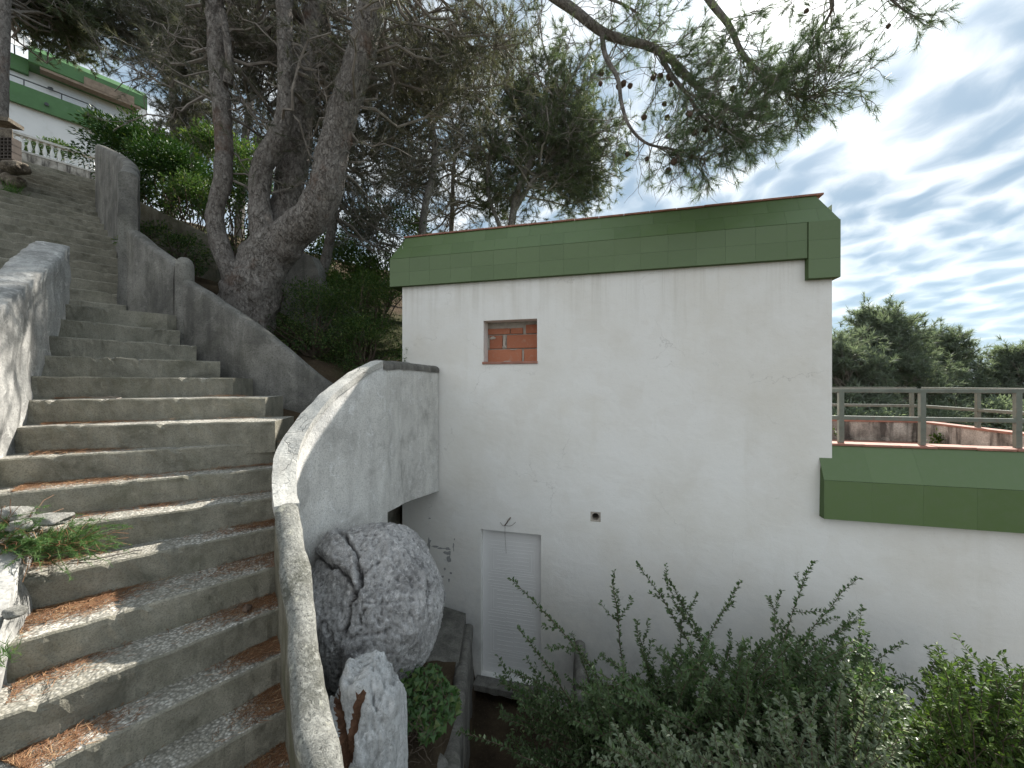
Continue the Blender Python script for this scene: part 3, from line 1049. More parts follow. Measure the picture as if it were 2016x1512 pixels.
def main_fascia():
    b = 0.06
    wl, wr = fw(768, b), fw(1653, b)
    z0, z1, z2, ins = 1.367, 1.752, 2.092, 0.154
    mb = MB()
    D = -6.1

    def ring(z, i, zi=0):
        return [fp(wl + i, b - i, z), fp(wr - i, b - i, z), fp(wr - i, D + i, z), fp(wl + i, D + i, z)]
    V = ring(z0, 0) + ring(z1, 0) + ring(z2, ins) + ring(z0, 0.17)
    f = []
    for a in range(2):
        f += [[a * 4 + i, a * 4 + (i + 1) % 4, a * 4 + 4 + (i + 1) % 4, a * 4 + 4 + i] for i in range(4)]
    f += [[12 + i, 12 + (i + 1) % 4, (i + 1) % 4, i] for i in range(4)]
    f += [[8, 9, 10, 11]]
    mb.add(V, f)
    part = mb.build("roof_fascia", GROUT, HOUSE)
    L = wr - wl
    tw = 0.305
    sl = math.hypot(z2 - z1, ins)
    upv = unit((-FN) * ins + UPZ * (z2 - z1))
    lay_tiles(part, HOUSE, fp(wl, b, z0), FA, UPZ, L - 0.30, 2, (z1 - z0) / 2, tw, 0.0)
    lay_tiles(part, HOUSE, fp(wl, b, z1), FA, upv, L, 2, sl / 2, tw, 0.15, (ins / sl, ins / sl))
    # taller corner pieces at the near end
    lay_tiles(part, HOUSE, fp(wr - 0.295, b + 0.012, 1.140), FA, UPZ, 0.295, 3, (z1 - 1.140) / 3, 0.295)
    mb = MB()
    mb.box(fp(wr - 0.148, b - 0.085, (1.138 + z1 - 0.003) / 2), (0.1475, 0.0955, (z1 - 0.003 - 1.138) / 2), FAX)
    mb.build("corner_block", GROUT, HOUSE)
    # side runs
    lay_tiles(part, HOUSE, fp(wr, b, z0), -FN, UPZ, 6.1, 2, (z1 - z0) / 2, tw)
    lay_tiles(part, HOUSE, fp(wl, D, z0), FN, UPZ, 6.1, 2, (z1 - z0) / 2, tw)
    # terracotta coping slabs, each its own
    n = 17
    wa, wb = wl + ins - 0.02, wr - ins + 0.075
    for i in range(n):
        mb = MB()
        c = wa + (i + 0.5) * (wb - wa) / n
        hw = (wb - wa) / n / 2 - 0.002
        dz = random.uniform(-0.003, 0.003)
        mb.box(fp(c, b - ins - 0.07, z2 + 0.014 + dz), (hw, 0.095, 0.011), FAX)
        bevel(mb.build("coping_tile", TERRACOTTA, HOUSE), 0.003)
    # lower green band of the rear wing, past the corner
    mb = MB()
    mb.box(fp(W0 - 0.06, -0.75, 1.06), (0.10, 0.45, 0.24), FAX)
    mb.build("side_band", GREEN_PAINT, HOUSE)
    mb = MB()
    mb.box(fp(W0 - 0.02, -0.8, -1.2), (0.03, 0.40, 2.0), FAX)
    mb.build("side_pilaster", STUCCO, HOUSE)


main_fascia()


def window_infill():
    a, b, c, d = WIN
    mb = MB()
    mb.box(fp((a + b) / 2, -0.235, (c + d) / 2), ((b - a) / 2 + 0.05, 0.025, (d - c) / 2 + 0.05), FAX)
    part = mb.build("window", MORTAR, HOUSE)
    # rows of hollow bricks (width fractions, height fractions) laid loosely
    rows = [(0.03, 0.36, [(0.0, 0.67), (0.70, 1.0)]), (0.375, 0.70, [(0.03, 0.29), (0.37, 1.0)]), (0.715, 0.86, [(0.0, 0.44), (0.445, 0.685)]), (0.715, 0.93, [(0.735, 1.0)])]
    for z0, z1, items in rows:
        for x0, x1 in items:
            mb = MB()
            wa, wb = a + (b - a) * x0 + 0.003, a + (b - a) * x1 - 0.003
            za, zb = c + (d - c) * z0 + 0.003, c + (d - c) * z1 - 0.003
            mb.box(fp((wa + wb) / 2, -0.208 + random.uniform(-0.004, 0.004), (za + zb) / 2), ((wb - wa) / 2, 0.022, (zb - za) / 2), FAX)
            o = mb.build("brick", BRICK, part)
            bevel(o, 0.006, 2)
    for x, z, sx, sz in ((0.33, 0.55, 0.018, 0.07), (0.33, 0.42, 0.03, 0.02), (0.69, 0.2, 0.012, 0.09), (0.50, 0.35, 0.06, 0.008), (0.10, 0.64, 0.035, 0.025), (0.02, 0.52, 0.012, 0.08), (0.40, 0.06, 0.08, 0.014)):
        mb = MB()      # a smear of mortar pressed out of a joint
        ang = np.linspace(0, 2 * math.pi, 10)[:-1]
        rr = 1 + rng.normal(0, 0.22, 9)
        ct = fp(a + (b - a) * x, -0.178, c + (d - c) * z)
        V = [ct + FA * math.cos(t) * sx * q + UPZ * math.sin(t) * sz * q for t, q in zip(ang, rr)] + [ct + FN * 0.006]
        mb.add(V, [[i, (i + 1) % 9, 9] for i in range(9)])
        mb.build("mortar_smear", MORTAR, part)
    mb = MB()
    mb.box(fp((a + b) / 2 - 0.004, -0.082, c + 0.012), ((b - a) / 2 + 0.012, 0.10, 0.016), FAX)
    o = mb.build("sill", TERRACOTTA, part)
    bevel(o, 0.004)


window_infill()


def door():
    a, b, c, d = DOOR
    mb = MB()
    mb.box(fp((a + b) / 2, -0.105, (c + d) / 2), ((b - a) / 2 - 0.001, 0.02, (d - c) / 2 - 0.001), FAX)
    part = mb.build("door", DOORWHITE, HOUSE)
    W, H = b - a, d - c

    def strip(x0, x1, z0, z1, t=0.0022):
        m = MB()
        m.box(fp(a + (x0 + x1) / 2 * W, -0.085 + t / 2, c + (z0 + z1) / 2 * H), ((x1 - x0) / 2 * W, t / 2, (z1 - z0) / 2 * H), FAX)
        bevel(m.build("moulding", DOORWHITE, part), 0.002)
    mh, mw = 0.0050, 0.011
    # three tall fields with nested frames, flat ribs between and above
    for z0, z1 in ((0.70, 0.865), (0.43, 0.60), (0.14, 0.32)):
        for k in range(2):
            i, j = 0.13 + 0.045 * k, 0.018 * k
            strip(i, i + mw, z0 + j, z1 - j)
            strip(1 - i - mw, 1 - i, z0 + j, z1 - j)
            strip(i + mw, 1 - i - mw, z0 + j, z0 + j + mh)
            strip(i + mw, 1 - i - mw, z1 - j - mh, z1 - j)
        n = 5
        for q in range(n):
            z = z0 + 0.03 + (z1 - z0 - 0.06) * q / (n - 1)
            strip(0.24, 0.515, z - mh / 2, z + mh / 2)
            strip(0.535, 0.78, z + 0.004 - mh / 2, z + 0.004 + mh / 2)
    for z0, z1, n in ((0.885, 0.965, 4), (0.615, 0.685, 4), (0.335, 0.415, 4), (0.03, 0.125, 4)):
        for q in range(n):
            z = z0 + (z1 - z0) * q / (n - 1)
            strip(0.09, 0.385, z - mh / 2, z + mh / 2)
            strip(0.40, 0.90, z + 0.003 - mh / 2, z + 0.003 + mh / 2)
    mb = MB()
    mb.box(fp((a + b) / 2, 0.03, c - 0.045), ((b - a) / 2 + 0.06, 0.14, 0.043), FAX)
    bevel(mb.build("threshold", CONC_GREY, HOUSE), 0.008)
    # cable stub over the door
    mb = MB()
    w = fw(1000)
    z = fz(1000, 1026)
    mb.tube(spline([fp(w - 0.035, 0.03, z - 0.05), fp(w, 0.05, z), fp(w + 0.03, 0.012, z + 0.045), fp(w + 0.035, -0.01, z + 0.05)], 10), 0.008, 6)
    mb.tube(spline([fp(w - 0.03, 0.03, z - 0.05), fp(w + 0.05, 0.035, z - 0.045), fp(w + 0.11, 0.02, z + 0.005)], 8), 0.0025, 4)
    mb.tube(spline([fp(w - 0.03, 0.03, z - 0.05), fp(w - 0.06, 0.03, z - 0.055), fp(w - 0.10, 0.015, z - 0.02)], 8), 0.0025, 4)
    mb.tube(spline([fp(w - 0.03, 0.03, z - 0.05), fp(w - 0.035, 0.02, z - 0.18), fp(w - 0.02, 0.012, z - 0.42)], 8), 0.0018, 4)
    mb.build("cable_stub", TWIGD, HOUSE, smooth=True)


door()


def vent():
    a, b, c, d = VENT
    w, z, h = (a + b) / 2, (c + d) / 2, (b - a) / 2
    mb = MB()
    n = 24
    ang = np.linspace(0, 2 * math.pi, n + 1)[:-1]
    sq = [(math.cos(t) / max(abs(math.cos(t)), abs(math.sin(t))), math.sin(t) / max(abs(math.cos(t)), abs(math.sin(t)))) for t in ang]
    r = h * 0.74
    V = [fp(w + h * x, -0.012, z + h * y) for x, y in sq] + [fp(w + r * math.cos(t), -0.012, z + r * math.sin(t)) for t in ang] + [fp(w + r * math.cos(t), -0.30, z + r * math.sin(t)) for t in ang]
    f = [[i, (i + 1) % n, n + (i + 1) % n, n + i] for i in range(n)] + [[n + i, n + (i + 1) % n, 2 * n + (i + 1) % n, 2 * n + i] for i in range(n)]
    mb.add(V, f)
    mb.add(V[2 * n:], [list(range(n))])
    mb.build("vent_hole", MORTAR, HOUSE)
    # peeled flakes of paint beside the boulder
    mb = MB()
    flake = [(845, 1070, 5, 12), (842, 1083, 4, 8), (856, 1076, 12, 3), (868, 1079, 12, 2.5), (880, 1080, 10, 3), (893, 1075, 3, 12), (882, 1090, 10, 6), (884, 1100, 6, 9),
             (876, 1120, 3, 4), (888, 1128, 4, 3), (872, 1135, 3, 3), (884, 1142, 3, 5), (846, 1020, 4, 2), (895, 1062, 2, 4), (867, 1148, 2, 3)]
    for u, v, su, sv in flake:
        w, z = fw(u), fz(u, v)
        k = 3.6 / F
        ang = np.linspace(0, 2 * math.pi, 12)[:-1]
        q = 1 + rng.normal(0, 0.3, 11)
        V = [fp(w + math.cos(t) * su * k * r_, 0.0025, z + math.sin(t) * sv * k * r_) for t, r_ in zip(ang, q)]
        mb.add(V, [list(range(11))])
    mb.build("peeled_patch", BAREPLASTER, HOUSE)


vent()


def terrace():
    wl, wr = fw(1613), WEND + 0.12
    b = 0.09
    z0, z1, z2, ins = -1.44, -1.028, -0.675, 0.155
    mb = MB()
    V = [fp(wl, 0, z0), fp(wl, b, z0), fp(wl, b, z1), fp(wl + 0.03, b - ins, z2), fp(wl + 0.03, -0.25, z2), fp(wl, -0.25, z0)]
    V2 = [fp(wr, 0, z0), fp(wr, b, z0), fp(wr, b, z1), fp(wr, b - ins, z2), fp(wr, -0.25, z2), fp(wr, -0.25, z0)]
    n = 6
    mb.add(V + V2, [[i, (i + 1) % n, n + (i + 1) % n, n + i] for i in range(n)])
    mb.add(V, [list(range(n))[::-1]])
    mb.add(V2, [list(range(n))])
    part = mb.build("terrace_fascia", GROUT, HOUSE)
    sl = math.hypot(z2 - z1, ins)
    upv = unit((-FN) * ins + UPZ * (z2 - z1))
    lay_tiles(part, HOUSE, fp(wl, b, z0), FA, UPZ, wr - wl, 1, z1 - z0, 0.43, 0.0, gap=0.0004)
    lay_tiles(part, HOUSE, fp(wl, b, z1), FA, upv, wr - wl, 1, sl, 0.43, 0.0, gap=0.0003)
    # coping slabs
    n = 9
    wa, wb = W1 + 0.005, wr
    for i in range(n):
        m = MB()
        c = wa + (i + 0.5) * (wb - wa) / n
        m.box(fp(c, b - ins - 0.075, z2 + 0.014 + random.uniform(-0.003, 0.003)), ((wb - wa) / n / 2 - 0.002, 0.10, 0.012), FAX)
        bevel(m.build("coping_tile", TERRACOTTA, HOUSE), 0.003)
    mb = MB()
    mb.box(fp((W1 + WEND) / 2, -1.6, -1.03), ((WEND - W1) / 2, 1.55, 0.05), FAX)
    mb.build("terrace_floor", TERRACOTTA, HOUSE)
    # the far and end parapets of the terrace, white and mouldy
    for nm, c, h in (("rear_parapet", fp((W1 + WEND) / 2 + 0.1, -3.14, -1.4), ((WEND - W1) / 2 + 0.25, 0.08, 0.745)), ("end_parapet", fp(WEND + 0.07, -1.70, -1.4), (0.08, 1.355, 0.745))):
        m = MB()
        m.box(c, h, FAX)
        m.build(nm, TERR_WHITE, HOUSE)
        m = MB()
        m.box(c + UPZ * 0.760, (h[0] + 0.01, h[1] + 0.02, 0.0145), FAX)
        m.build("coping", PLASTIC if False else TERRACOTTA, HOUSE)
    mb = MB()
    mb.box(fp((W1 + WEND) / 2, -1.6, -2.6), ((WEND - W1) / 2 - 0.02, 1.5, 1.5), FAX)
    mb.build("terrace_base", STUCCO, HOUSE)

    # railing: front run, end run, rear run, with posts
    def rail(name, p, q, zt, part_root, h=0.022, t=0.019):
        d = unit(q - p)
        m = MB()
        m.box((p + q) / 2 + UPZ * (zt - h), (np.linalg.norm(q - p) / 2, t, h), np.stack([d, np.cross(UPZ, d), UPZ]))
        bevel(m.build(name, RAILMETAL, part_root), 0.004)
    zb_ = -0.66
    pm = MB()
    pm.box((0, 0, 0.285), (0.024, 0.020, 0.285))
    po = pm.build("post", RAILMETAL)
    post_me = po.data
    bpy.data.objects.remove(po)
    rot = math.atan2(FA[1], FA[0])

    def post(root, p):
        o = bpy.data.objects.new("post", post_me)
        COL.objects.link(o)
        o.parent = root
        o.location = Vector(p) - root.location
        o.rotation_euler = (0, 0, rot)
    bb = -0.14
    r1 = thing("terrace_railing", tuple(fp(4.8, bb, zb_)), "grey metal railing with two bars above the green terrace edge, nearest run", "railing", "railings round the terrace")
    for zt in (-0.052, -0.352):
        rail("rail", fp(W1 + 0.012, bb, 0), fp(WEND + 0.05, bb, 0), zt, r1)
    for u in (1655, 1815, 2003, 2250):
        post(r1, fp(fw(u, bb), bb, zb_ + 0.012))
    r2 = thing("terrace_railing", tuple(fp(4.8, -3.14, zb_)), "grey metal railing standing on the mouldy rear parapet of the terrace", "railing", "railings round the terrace")
    for zt in (-0.052, -0.352):
        rail("rail", fp(W1 + 0.012, -3.14, 0), fp(WEND + 0.02, -3.14, 0), zt, r2)
    for w in (W1 + 0.5, W1 + 1.45, WEND - 0.05):
        post(r2, fp(w, -3.14, zb_ + 0.03))
    r3 = thing("terrace_railing", tuple(fp(WEND + 0.07, -1.6, zb_)), "grey metal railing along the end parapet of the terrace, running towards the viewer", "railing", "railings round the terrace")
    for zt in (-0.053, -0.353):
        rail("rail", fp(WEND + 0.07, -3.10, 0), fp(WEND + 0.07, bb - 0.03, 0), zt, r3)
    for bq in (-2.1, -1.1):
        post(r3, fp(WEND + 0.07, bq, zb_ + 0.03))


terrace()


# ------------------------------------------------------------------ foliage tools
def tufts(mb, cen, dirs, k, length, width, spread, r, mi=0, lift=0.0):
    """bundles of k needles (one thin triangle each) at cen along dirs"""
    cen, dirs = np.asarray(cen, float), unit(np.asarray(dirs, float))
    n = len(cen)
    if n == 0:
        return
    d = np.repeat(dirs, k, 0) + r.normal(0, spread, (n * k, 3))
    d[:, 2] += lift
    d = unit(d)
    ln = length * r.uniform(0.65, 1.15, (n * k, 1))
    c = np.repeat(cen, k, 0) + np.repeat(dirs, k, 0) * r.uniform(-0.35, 0.25, (n * k, 1)) * length
    s = unit(np.cross(d, r.normal(0, 1, (n * k, 3)))) * width * 0.5
    V = np.stack([c - s, c + s, c + d * ln], 1).reshape(-1, 3)
    mb.add(V, np.arange(n * k * 3).reshape(-1, 3), mi)


def leaves(mb, cen, axis, nrm, length, width, r, mi=0, fold=0.25):
    """pointed leaves: 2 triangles folded along the midrib"""
    cen, axis = np.asarray(cen, float), unit(axis)
    n = len(cen)
    if n == 0:
        return
    side = unit(np.cross(axis, nrm))
    up = np.cross(side, axis)
    L = length * r.uniform(0.65, 1.2, (n, 1))
    W = width * r.uniform(0.75, 1.2, (n, 1)) * 0.5
    b = cen
    t = cen + axis * L - up * L * 0.12
    m = cen + axis * L * 0.48
    l = m + side * W + up * W * fold
    q = m - side * W + up * W * fold
    V = np.stack([b, q, t, l], 1).reshape(-1, 3)
    i = np.arange(n)[:, None] * 4
    mb.add(V, np.concatenate([i + [0, 1, 2], i + [0, 2, 3]], 0), mi)


def wiggle(a, b, n, amp, r, sag=0.0):
    t = np.linspace(0, 1, n)[:, None]
    p = np.asarray(a) * (1 - t) + np.asarray(b) * t
    L = np.linalg.norm(np.asarray(b) - np.asarray(a))
    off = np.cumsum(r.normal(0, 1, (n, 3)), 0)
    off -= off[0] + (off[-1] - off[0]) * t
    p = p + off * amp * L / math.sqrt(n)
    p[:, 2] -= (sag * L * np.sin(t * math.pi))[:, 0]
    return p


class Pine:
    """collects wood and needles of one pine"""
    def __init__(self, seed, mat=None, needle=(12, 0.13, 0.010, 0.55), bark=None, twigmat=None):
        self.r = np.random.default_rng(seed)
        self.wood, self.twig, self.fol, self.cones = MB(), MB(), MB(), []
        self.mat = mat or NEEDLE
        self.nd = needle
        self.tc, self.td, self.nodes = [], [], []

    def limb(self, pts, r0, r1, sides=7, n=None, mb=None, amp=0.0):
        q = spline(pts, n or max(6, 4 * len(pts)))
        (mb or self.wood).tube(q, np.linspace(r0, r1, len(q)) * (1 + amp * self.r.normal(0, 1, len(q))), sides)
        return q

    def clothe(self, q, nsub, sub_len, ntw, tw_len, r0=0.012, start=0.35, bare=0.0, per=3, outward=0.7, sag=0.0, up=0.1):
        """side branches on polyline q with twigs that end in needle bundles"""
        r = self.r
        tan = unit(np.gradient(q, axis=0))
        for _ in range(nsub):
            t = start + (1 - start) * r.random() ** 0.8
            i = min(int(t * (len(q) - 1)), len(q) - 1)
            d = unit(tan[i] * outward + r.normal(0, 0.75, 3) + np.array([0, 0, up]))
            L = sub_len * r.uniform(0.5, 1.2)
            s = wiggle(q[i], q[i] + d * L, 6, 0.10, r, sag)
            self.twig.tube(s, np.linspace(r0, r0 * 0.35, 6), 4, cap=False)
            st = unit(np.gradient(s, axis=0))
            self.nodes += [s[2], s[4], s[5]]
            for _ in range(ntw):
                k = r.integers(2, 6)
                e = unit(st[k] * 0.9 + r.normal(0, 0.6, 3) + np.array([0, 0, up]))
                l2 = tw_len * r.uniform(0.5, 1.2)
                w = wiggle(s[k], s[k] + e * l2, 4, 0.10, r, sag)
                self.twig.tube(w, np.linspace(r0 * 0.42, r0 * 0.22, 4), 3, cap=False)
                if r.random() > bare:
                    f = r.uniform(0.45, 1.0, per)
                    f[0] = 1.0
                    for g in f:
                        self.tc.append(w[0] * (1 - g) + w[3] * g)
                        self.td.append(e)

    def tips(self, cs, ds):
        self.tc += list(cs)
        self.td += list(ds)

    def finish(self, name, base, label, cat, group=None, wood_name="trunk"):
        root = thing(name, tuple(base), label, cat, group)
        if self.wood.nv:
            self.wood.build(wood_name, BARK, root, smooth=True)
        if self.twig.nv:
            tag(self.twig.build("twigs", TWIG, root), kind='stuff')
        if self.tc:
            k, ln, wd, sp = self.nd
            tufts(self.fol, np.array(self.tc), np.array(self.td), k, ln, wd, sp, self.r)
        if self.fol.nv:
            self.fol.build("crown", self.mat, root)
        return root


def crown_in(pine, start_pts, center, rad, nlimb, nsub, sub_len, ntw, tw_len, r0=0.03, per=3, bare=0.0, sag=0.03, shell=0.55):
    """limbs from points of start_pts (a polyline) out into an ellipsoid, clothed"""
    r = pine.r
    c, rad = np.asarray(center, float), np.asarray(rad, float)
    for _ in range(nlimb):
        d = unit(r.normal(0, 1, 3))
        tip = c + d * rad * (shell + (1 - shell) * r.random())
        dist = np.linalg.norm(start_pts - tip, axis=1)
        near = np.argsort(dist)[:max(1, len(start_pts) // 2)]
        s = start_pts[r.choice(near)]
        q = wiggle(s, tip, 8, 0.13, r, sag)
        pine.twig.tube(q, np.linspace(r0 * r.uniform(0.7, 1.2), r0 * 0.3, 8), 5, cap=False)
        pine.clothe(q, nsub, sub_len, ntw, tw_len, r0 * 0.35, 0.4, bare, per)


# ------------------------------------------------------------------ the big many stemmed pine by the stairs
def big_pine():
    p = Pine(11, NEEDLE_BROWN, (12, 0.12, 0.0065, 0.6))
    Y = 5.2
    base = P(468, 700, Y)

    def trunk(pts, sides=20, n=60):
        a = np.array([[*P(u, v, yy), 0.92 * w / F * yy / 2] for u, v, yy, w in pts])
        q = spline(a, n)
        mb = p.wood
        nv0 = mb.nv
        mb.tube(q[:, :3], q[:, 3], sides)
        V = mb.v[-3]                       # roughen the bark
        for i, x in enumerate(V):
            k = i // sides
            d = x - q[k, :3]
            V[i] = q[k, :3] + d * (1 + 0.16 * frac_noise(x * np.array([1, 1, 0.45]), 9.0, 3))
        return q[:, :3]
    t0 = trunk([(455, 760, 5.15, 150), (478, 640, 5.2, 118), (502, 560, 5.2, 104), (528, 500, 5.2, 92), (552, 462, 5.2, 74)], 26, 60)
    sA = trunk([(528, 505, 5.14, 66), (516, 440, 5.1, 48), (511, 385, 5.1, 42), (518, 325, 5.1, 42), (548, 272, 5.1, 40), (563, 205, 5.1, 33), (562, 110, 5.1, 31), (558, -20, 5.15, 30), (552, -160, 5.2, 26)], 16, 90)
    sB = trunk([(540, 500, 5.35, 70), (558, 430, 5.45, 58), (573, 350, 5.5, 56), (590, 250, 5.55, 53), (604, 150, 5.6, 52), (624, 20, 5.7, 50), (645, -150, 5.8, 42)], 16, 90)
    sC = trunk([(535, 505, 5.2, 80), (575, 462, 5.15, 74), (618, 420, 5.1, 70), (645, 360, 5.05, 66), (657, 290, 5.05, 62), (688, 180, 5.0, 58), (720, 70, 4.95, 54), (744, -60, 4.9, 48), (775, -180, 4.9, 40)], 18, 100)
    sD = trunk([(475, 620, 5.05, 44), (458, 545, 5.0, 38), (432, 480, 5.0, 36), (424, 420, 5.0, 34), (438, 350, 5.0, 33), (440, 250, 5.05, 34), (430, 150, 5.1, 33), (424, 20, 5.2, 32), (420, -120, 5.3, 28)], 16, 90)
    sE = p.limb([P(448, 165, 5.05), P(452, 120, 5.0), P(446, 70, 5.0), P(438, 20, 5.0)], 0.055, 0.035, 9)
    # bare lower boughs
    r = p.r
    for stem, n in ((sA, 16), (sB, 22), (sC, 22), (sD, 22)):
        for _ in range(n):
            i = r.integers(int(len(stem) * 0.35), len(stem))
            d = unit(np.array([r.normal(0, 1), r.normal(0.5, 0.6), r.normal(0.0, 0.45)]))
            L = r.uniform(0.5, 1.6)
            q = wiggle(stem[i], stem[i] + d * L, 9, 0.16, r, 0.04)
            p.twig.tube(q, np.linspace(r.uniform(0.010, 0.026), 0.005, 9), 5, cap=False)
            p.clothe(q, 7, 0.40, 4, 0.22, 0.006, 0.25, bare=0.45, per=2)
    # the crown: spread over and behind the stems
    allp = np.vstack([sA[45:], sB[40:], sC[45:], sD[45:]])
    for c, rad, n in (((-3.6, 6.6, 5.4), (1.9, 1.3, 0.7), 18), ((-1.6, 6.5, 5.0), (1.6, 1.2, 0.7), 20), ((-5.2, 7.0, 5.5), (1.4, 1.2, 0.7), 12), ((-2.7, 6.6, 4.0), (1.3, 1.0, 0.6), 8), ((-0.4, 5.9, 4.85), (1.2, 1.0, 0.5), 14)):
        crown_in(p, allp, c, rad, n, 8, 0.55, 5, 0.25, 0.028, per=3, bare=0.15)
    p.finish("pine_tree", base, "big grey pine with four twisting stems from one leaning trunk beside the steps", "tree", "pine trees")


big_pine()


def overhang():
    """the long bough that hangs in front of the sky over the roof"""
    p = Pine(23, NEEDLE_NEAR, (24, 0.100, 0.0032, 0.62))
    r = p.r
    main = p.limb([P(700, -330, 4.9), P(880, -170, 4.6), P(1060, -30, 4.3), P(1130, 20, 4.2), P(1195, 68, 4.15), P(1280, 92, 4.1), P(1330, 125, 4.1), P(1372, 170, 4.1), P(1420, 205, 4.05), P(1500, 235, 4.0)], 0.10, 0.022, 10, 70)
    b1 = p.limb([P(1185, 62, 4.15), P(1192, 110, 4.1), P(1216, 155, 4.05), P(1224, 205, 4.0), P(1240, 250, 3.95), P(1275, 283, 3.9), P(1330, 295, 3.9), P(1395, 318, 3.9)], 0.030, 0.006, 7, 48)
    b2 = p.limb([P(1296, 100, 4.1), P(1320, 145, 4.0), P(1352, 185, 3.95), P(1380, 225, 3.9), P(1420, 255, 3.9), P(1470, 262, 3.9)], 0.028, 0.008, 7, 36)
    b3 = p.limb([P(1330, -120, 4.4), P(1390, -10, 4.3), P(1435, 50, 4.25), P(1465, 110, 4.2), P(1520, 160, 4.1), P(1580, 190, 4.05), P(1640, 175, 4.0)], 0.05, 0.010, 8, 50)
    b4 = p.limb([P(1500, -140, 4.3), P(1600, -40, 4.2), P(1640, 10, 4.15), P(1600, 80, 4.1), P(1590, 130, 4.1)], 0.03, 0.008, 7, 30)
    b5 = p.limb([P(1560, -150, 4.2), P(1720, -30, 4.1), P(1780, 20, 4.0), P(1820, 40, 4.0)], 0.03, 0.006, 7, 30)
    b6 = p.limb([P(1100, -60, 4.3), P(1160, -20, 4.2), P(1230, 10, 4.1), P(1262, 30, 4.1)], 0.03, 0.008, 7, 24)
    # dense, leafy outer part
    p.clothe(main, 56, 0.50, 7, 0.20, 0.0075, 0.70, 0.05, 2, 0.5, 0.05, -0.05)
    p.clothe(b2, 44, 0.44, 7, 0.18, 0.007, 0.45, 0.08, 2, 0.6, 0.05, -0.10)
    p.clothe(b3, 84, 0.55, 7, 0.19, 0.0075, 0.40, 0.05, 2, 0.6, 0.03, 0.0)
    p.clothe(b4, 34, 0.42, 6, 0.18, 0.007, 0.35, 0.15, 2, 0.5, 0.03, 0.0)
    p.clothe(b5, 14, 0.36, 5, 0.17, 0.006, 0.55, 0.1, 2, 0.5, 0.03, -0.1)
    p.clothe(b6, 16, 0.40, 5, 0.18, 0.006, 0.25, 0.1, 2, 0.5, 0.0, 0.0)
    p.clothe(b1, 34, 0.34, 6, 0.18, 0.006, 0.68, 0.25, 2, 0.6, 0.06, -0.12)
    # bare crooked twigs between
    p.clothe(b1, 22, 0.42, 7, 0.20, 0.0055, 0.10, 1.0, 1, 0.3, 0.02, -0.05)
    p.clothe(main, 26, 0.46, 7, 0.22, 0.006, 0.50, 0.85, 1, 0.3, 0.02, 0.0)
    p.clothe(b2, 18, 0.40, 6, 0.20, 0.0055, 0.15, 0.85, 1, 0.3, 0.02, 0.0)
    root = p.finish("pine_bough", P(1060, -30, 4.3), "long pine bough with cones hanging against the bright sky above the roof", "pine branch", None, "limb")
    # cones
    me = cone_mesh()
    pts = [(1182, 145), (1184, 155), (1222, 162), (1234, 161), (1248, 173), (1280, 143), (1292, 141), (1299, 152), (1305, 145), (1314, 168), (1267, 235), (1302, 204), (1311, 221), (1317, 265), (1354, 219), (1363, 224), (1370, 232), (1366, 245), (1372, 252), (1335, 134), (1322, 141), (1345, 155), (1361, 305), (1324, 310), (1284, 310), (1318, 332), (1333, 293), (1421, 299), (1235, 297), (1420, 240), (1403, 175), (1440, 170), (1390, 245), (1450, 215), (1500, 205), (1480, 130), (1571, 32), (1745, 48)]
    nodes = np.array(p.nodes + list(b1) + list(b2))
    nuv = np.c_[CX + F * nodes[:, 0] / nodes[:, 1], CY - F * nodes[:, 2] / nodes[:, 1]]
    for u, v in pts:
        q = nodes[np.argmin(((nuv - (u, v)) ** 2).sum(1))]
        o = bpy.data.objects.new("pine_cone", me)
        COL.objects.link(o)
        o.parent = root
        o.location = Vector(q) - root.location
        o.rotation_euler = (math.pi + r.uniform(-0.8, 0.8), r.uniform(-0.8, 0.8), 0)
        s = r.uniform(0.75, 1.2)
        o.scale = (s, s, s)


def cone_mesh():
    mb = MB()
    n, m = 9, 8
    prof = [(0.0, 0.004), (0.006, 0.018), (0.018, 0.027), (0.032, 0.028), (0.046, 0.023), (0.058, 0.014), (0.066, 0.004)]
    V = []
    for i, (z, rr) in enumerate(prof):
        for j in range(n):
            a = (j + 0.5 * (i % 2)) * 2 * math.pi / n
            q = rr * (1.12 if (i + j) % 2 else 0.9)
            V.append((q * math.cos(a), q * math.sin(a), z))
    f = [[i * n + j, i * n + (j + 1) % n, (i + 1) * n + (j + 1) % n, (i + 1) * n + j] for i in range(len(prof) - 1) for j in range(n)]
    mb.add(V, f)
    o = mb.build("pine_cone", CONE)
    me = o.data
    bpy.data.objects.remove(o)
    return me


overhang()


# ------------------------------------------------------------------ pines behind the house and up the slope
def back_pine(seed, trunk, crowns, label, mat=None, needle=(10, 0.16, 0.016, 0.6), r0=0.12, r1=0.05, nsub=7, sub=0.6, ntw=5, tw=0.28, per=3, bare=0.1, limb_r=0.03, extra=()):
    p = Pine(seed, mat or NEEDLE, needle)
    pts = [P(*t) for t in trunk]
    pts[0][2] = ground_z(pts[0][0], pts[0][1]) - 0.1
    q = p.limb(pts, r0, r1, 9, 40, amp=0.03)
    starts = [q[12:]]
    for e in extra:
        ep = [P(*t) for t in e[0]]
        starts.append(p.limb(ep, e[1], e[2], 7, 26)[4:])
    allp = np.vstack(starts)
    for (u, v, Y, ru, rv, rd, n) in crowns:
        c = P(u, v, Y)
        crown_in(p, allp, c, (ru / F * Y, rd, rv / F * Y), n, nsub, sub, ntw, tw, limb_r, per, bare)
    p.finish("pine_tree", pts[0], label, "tree", "pine trees")


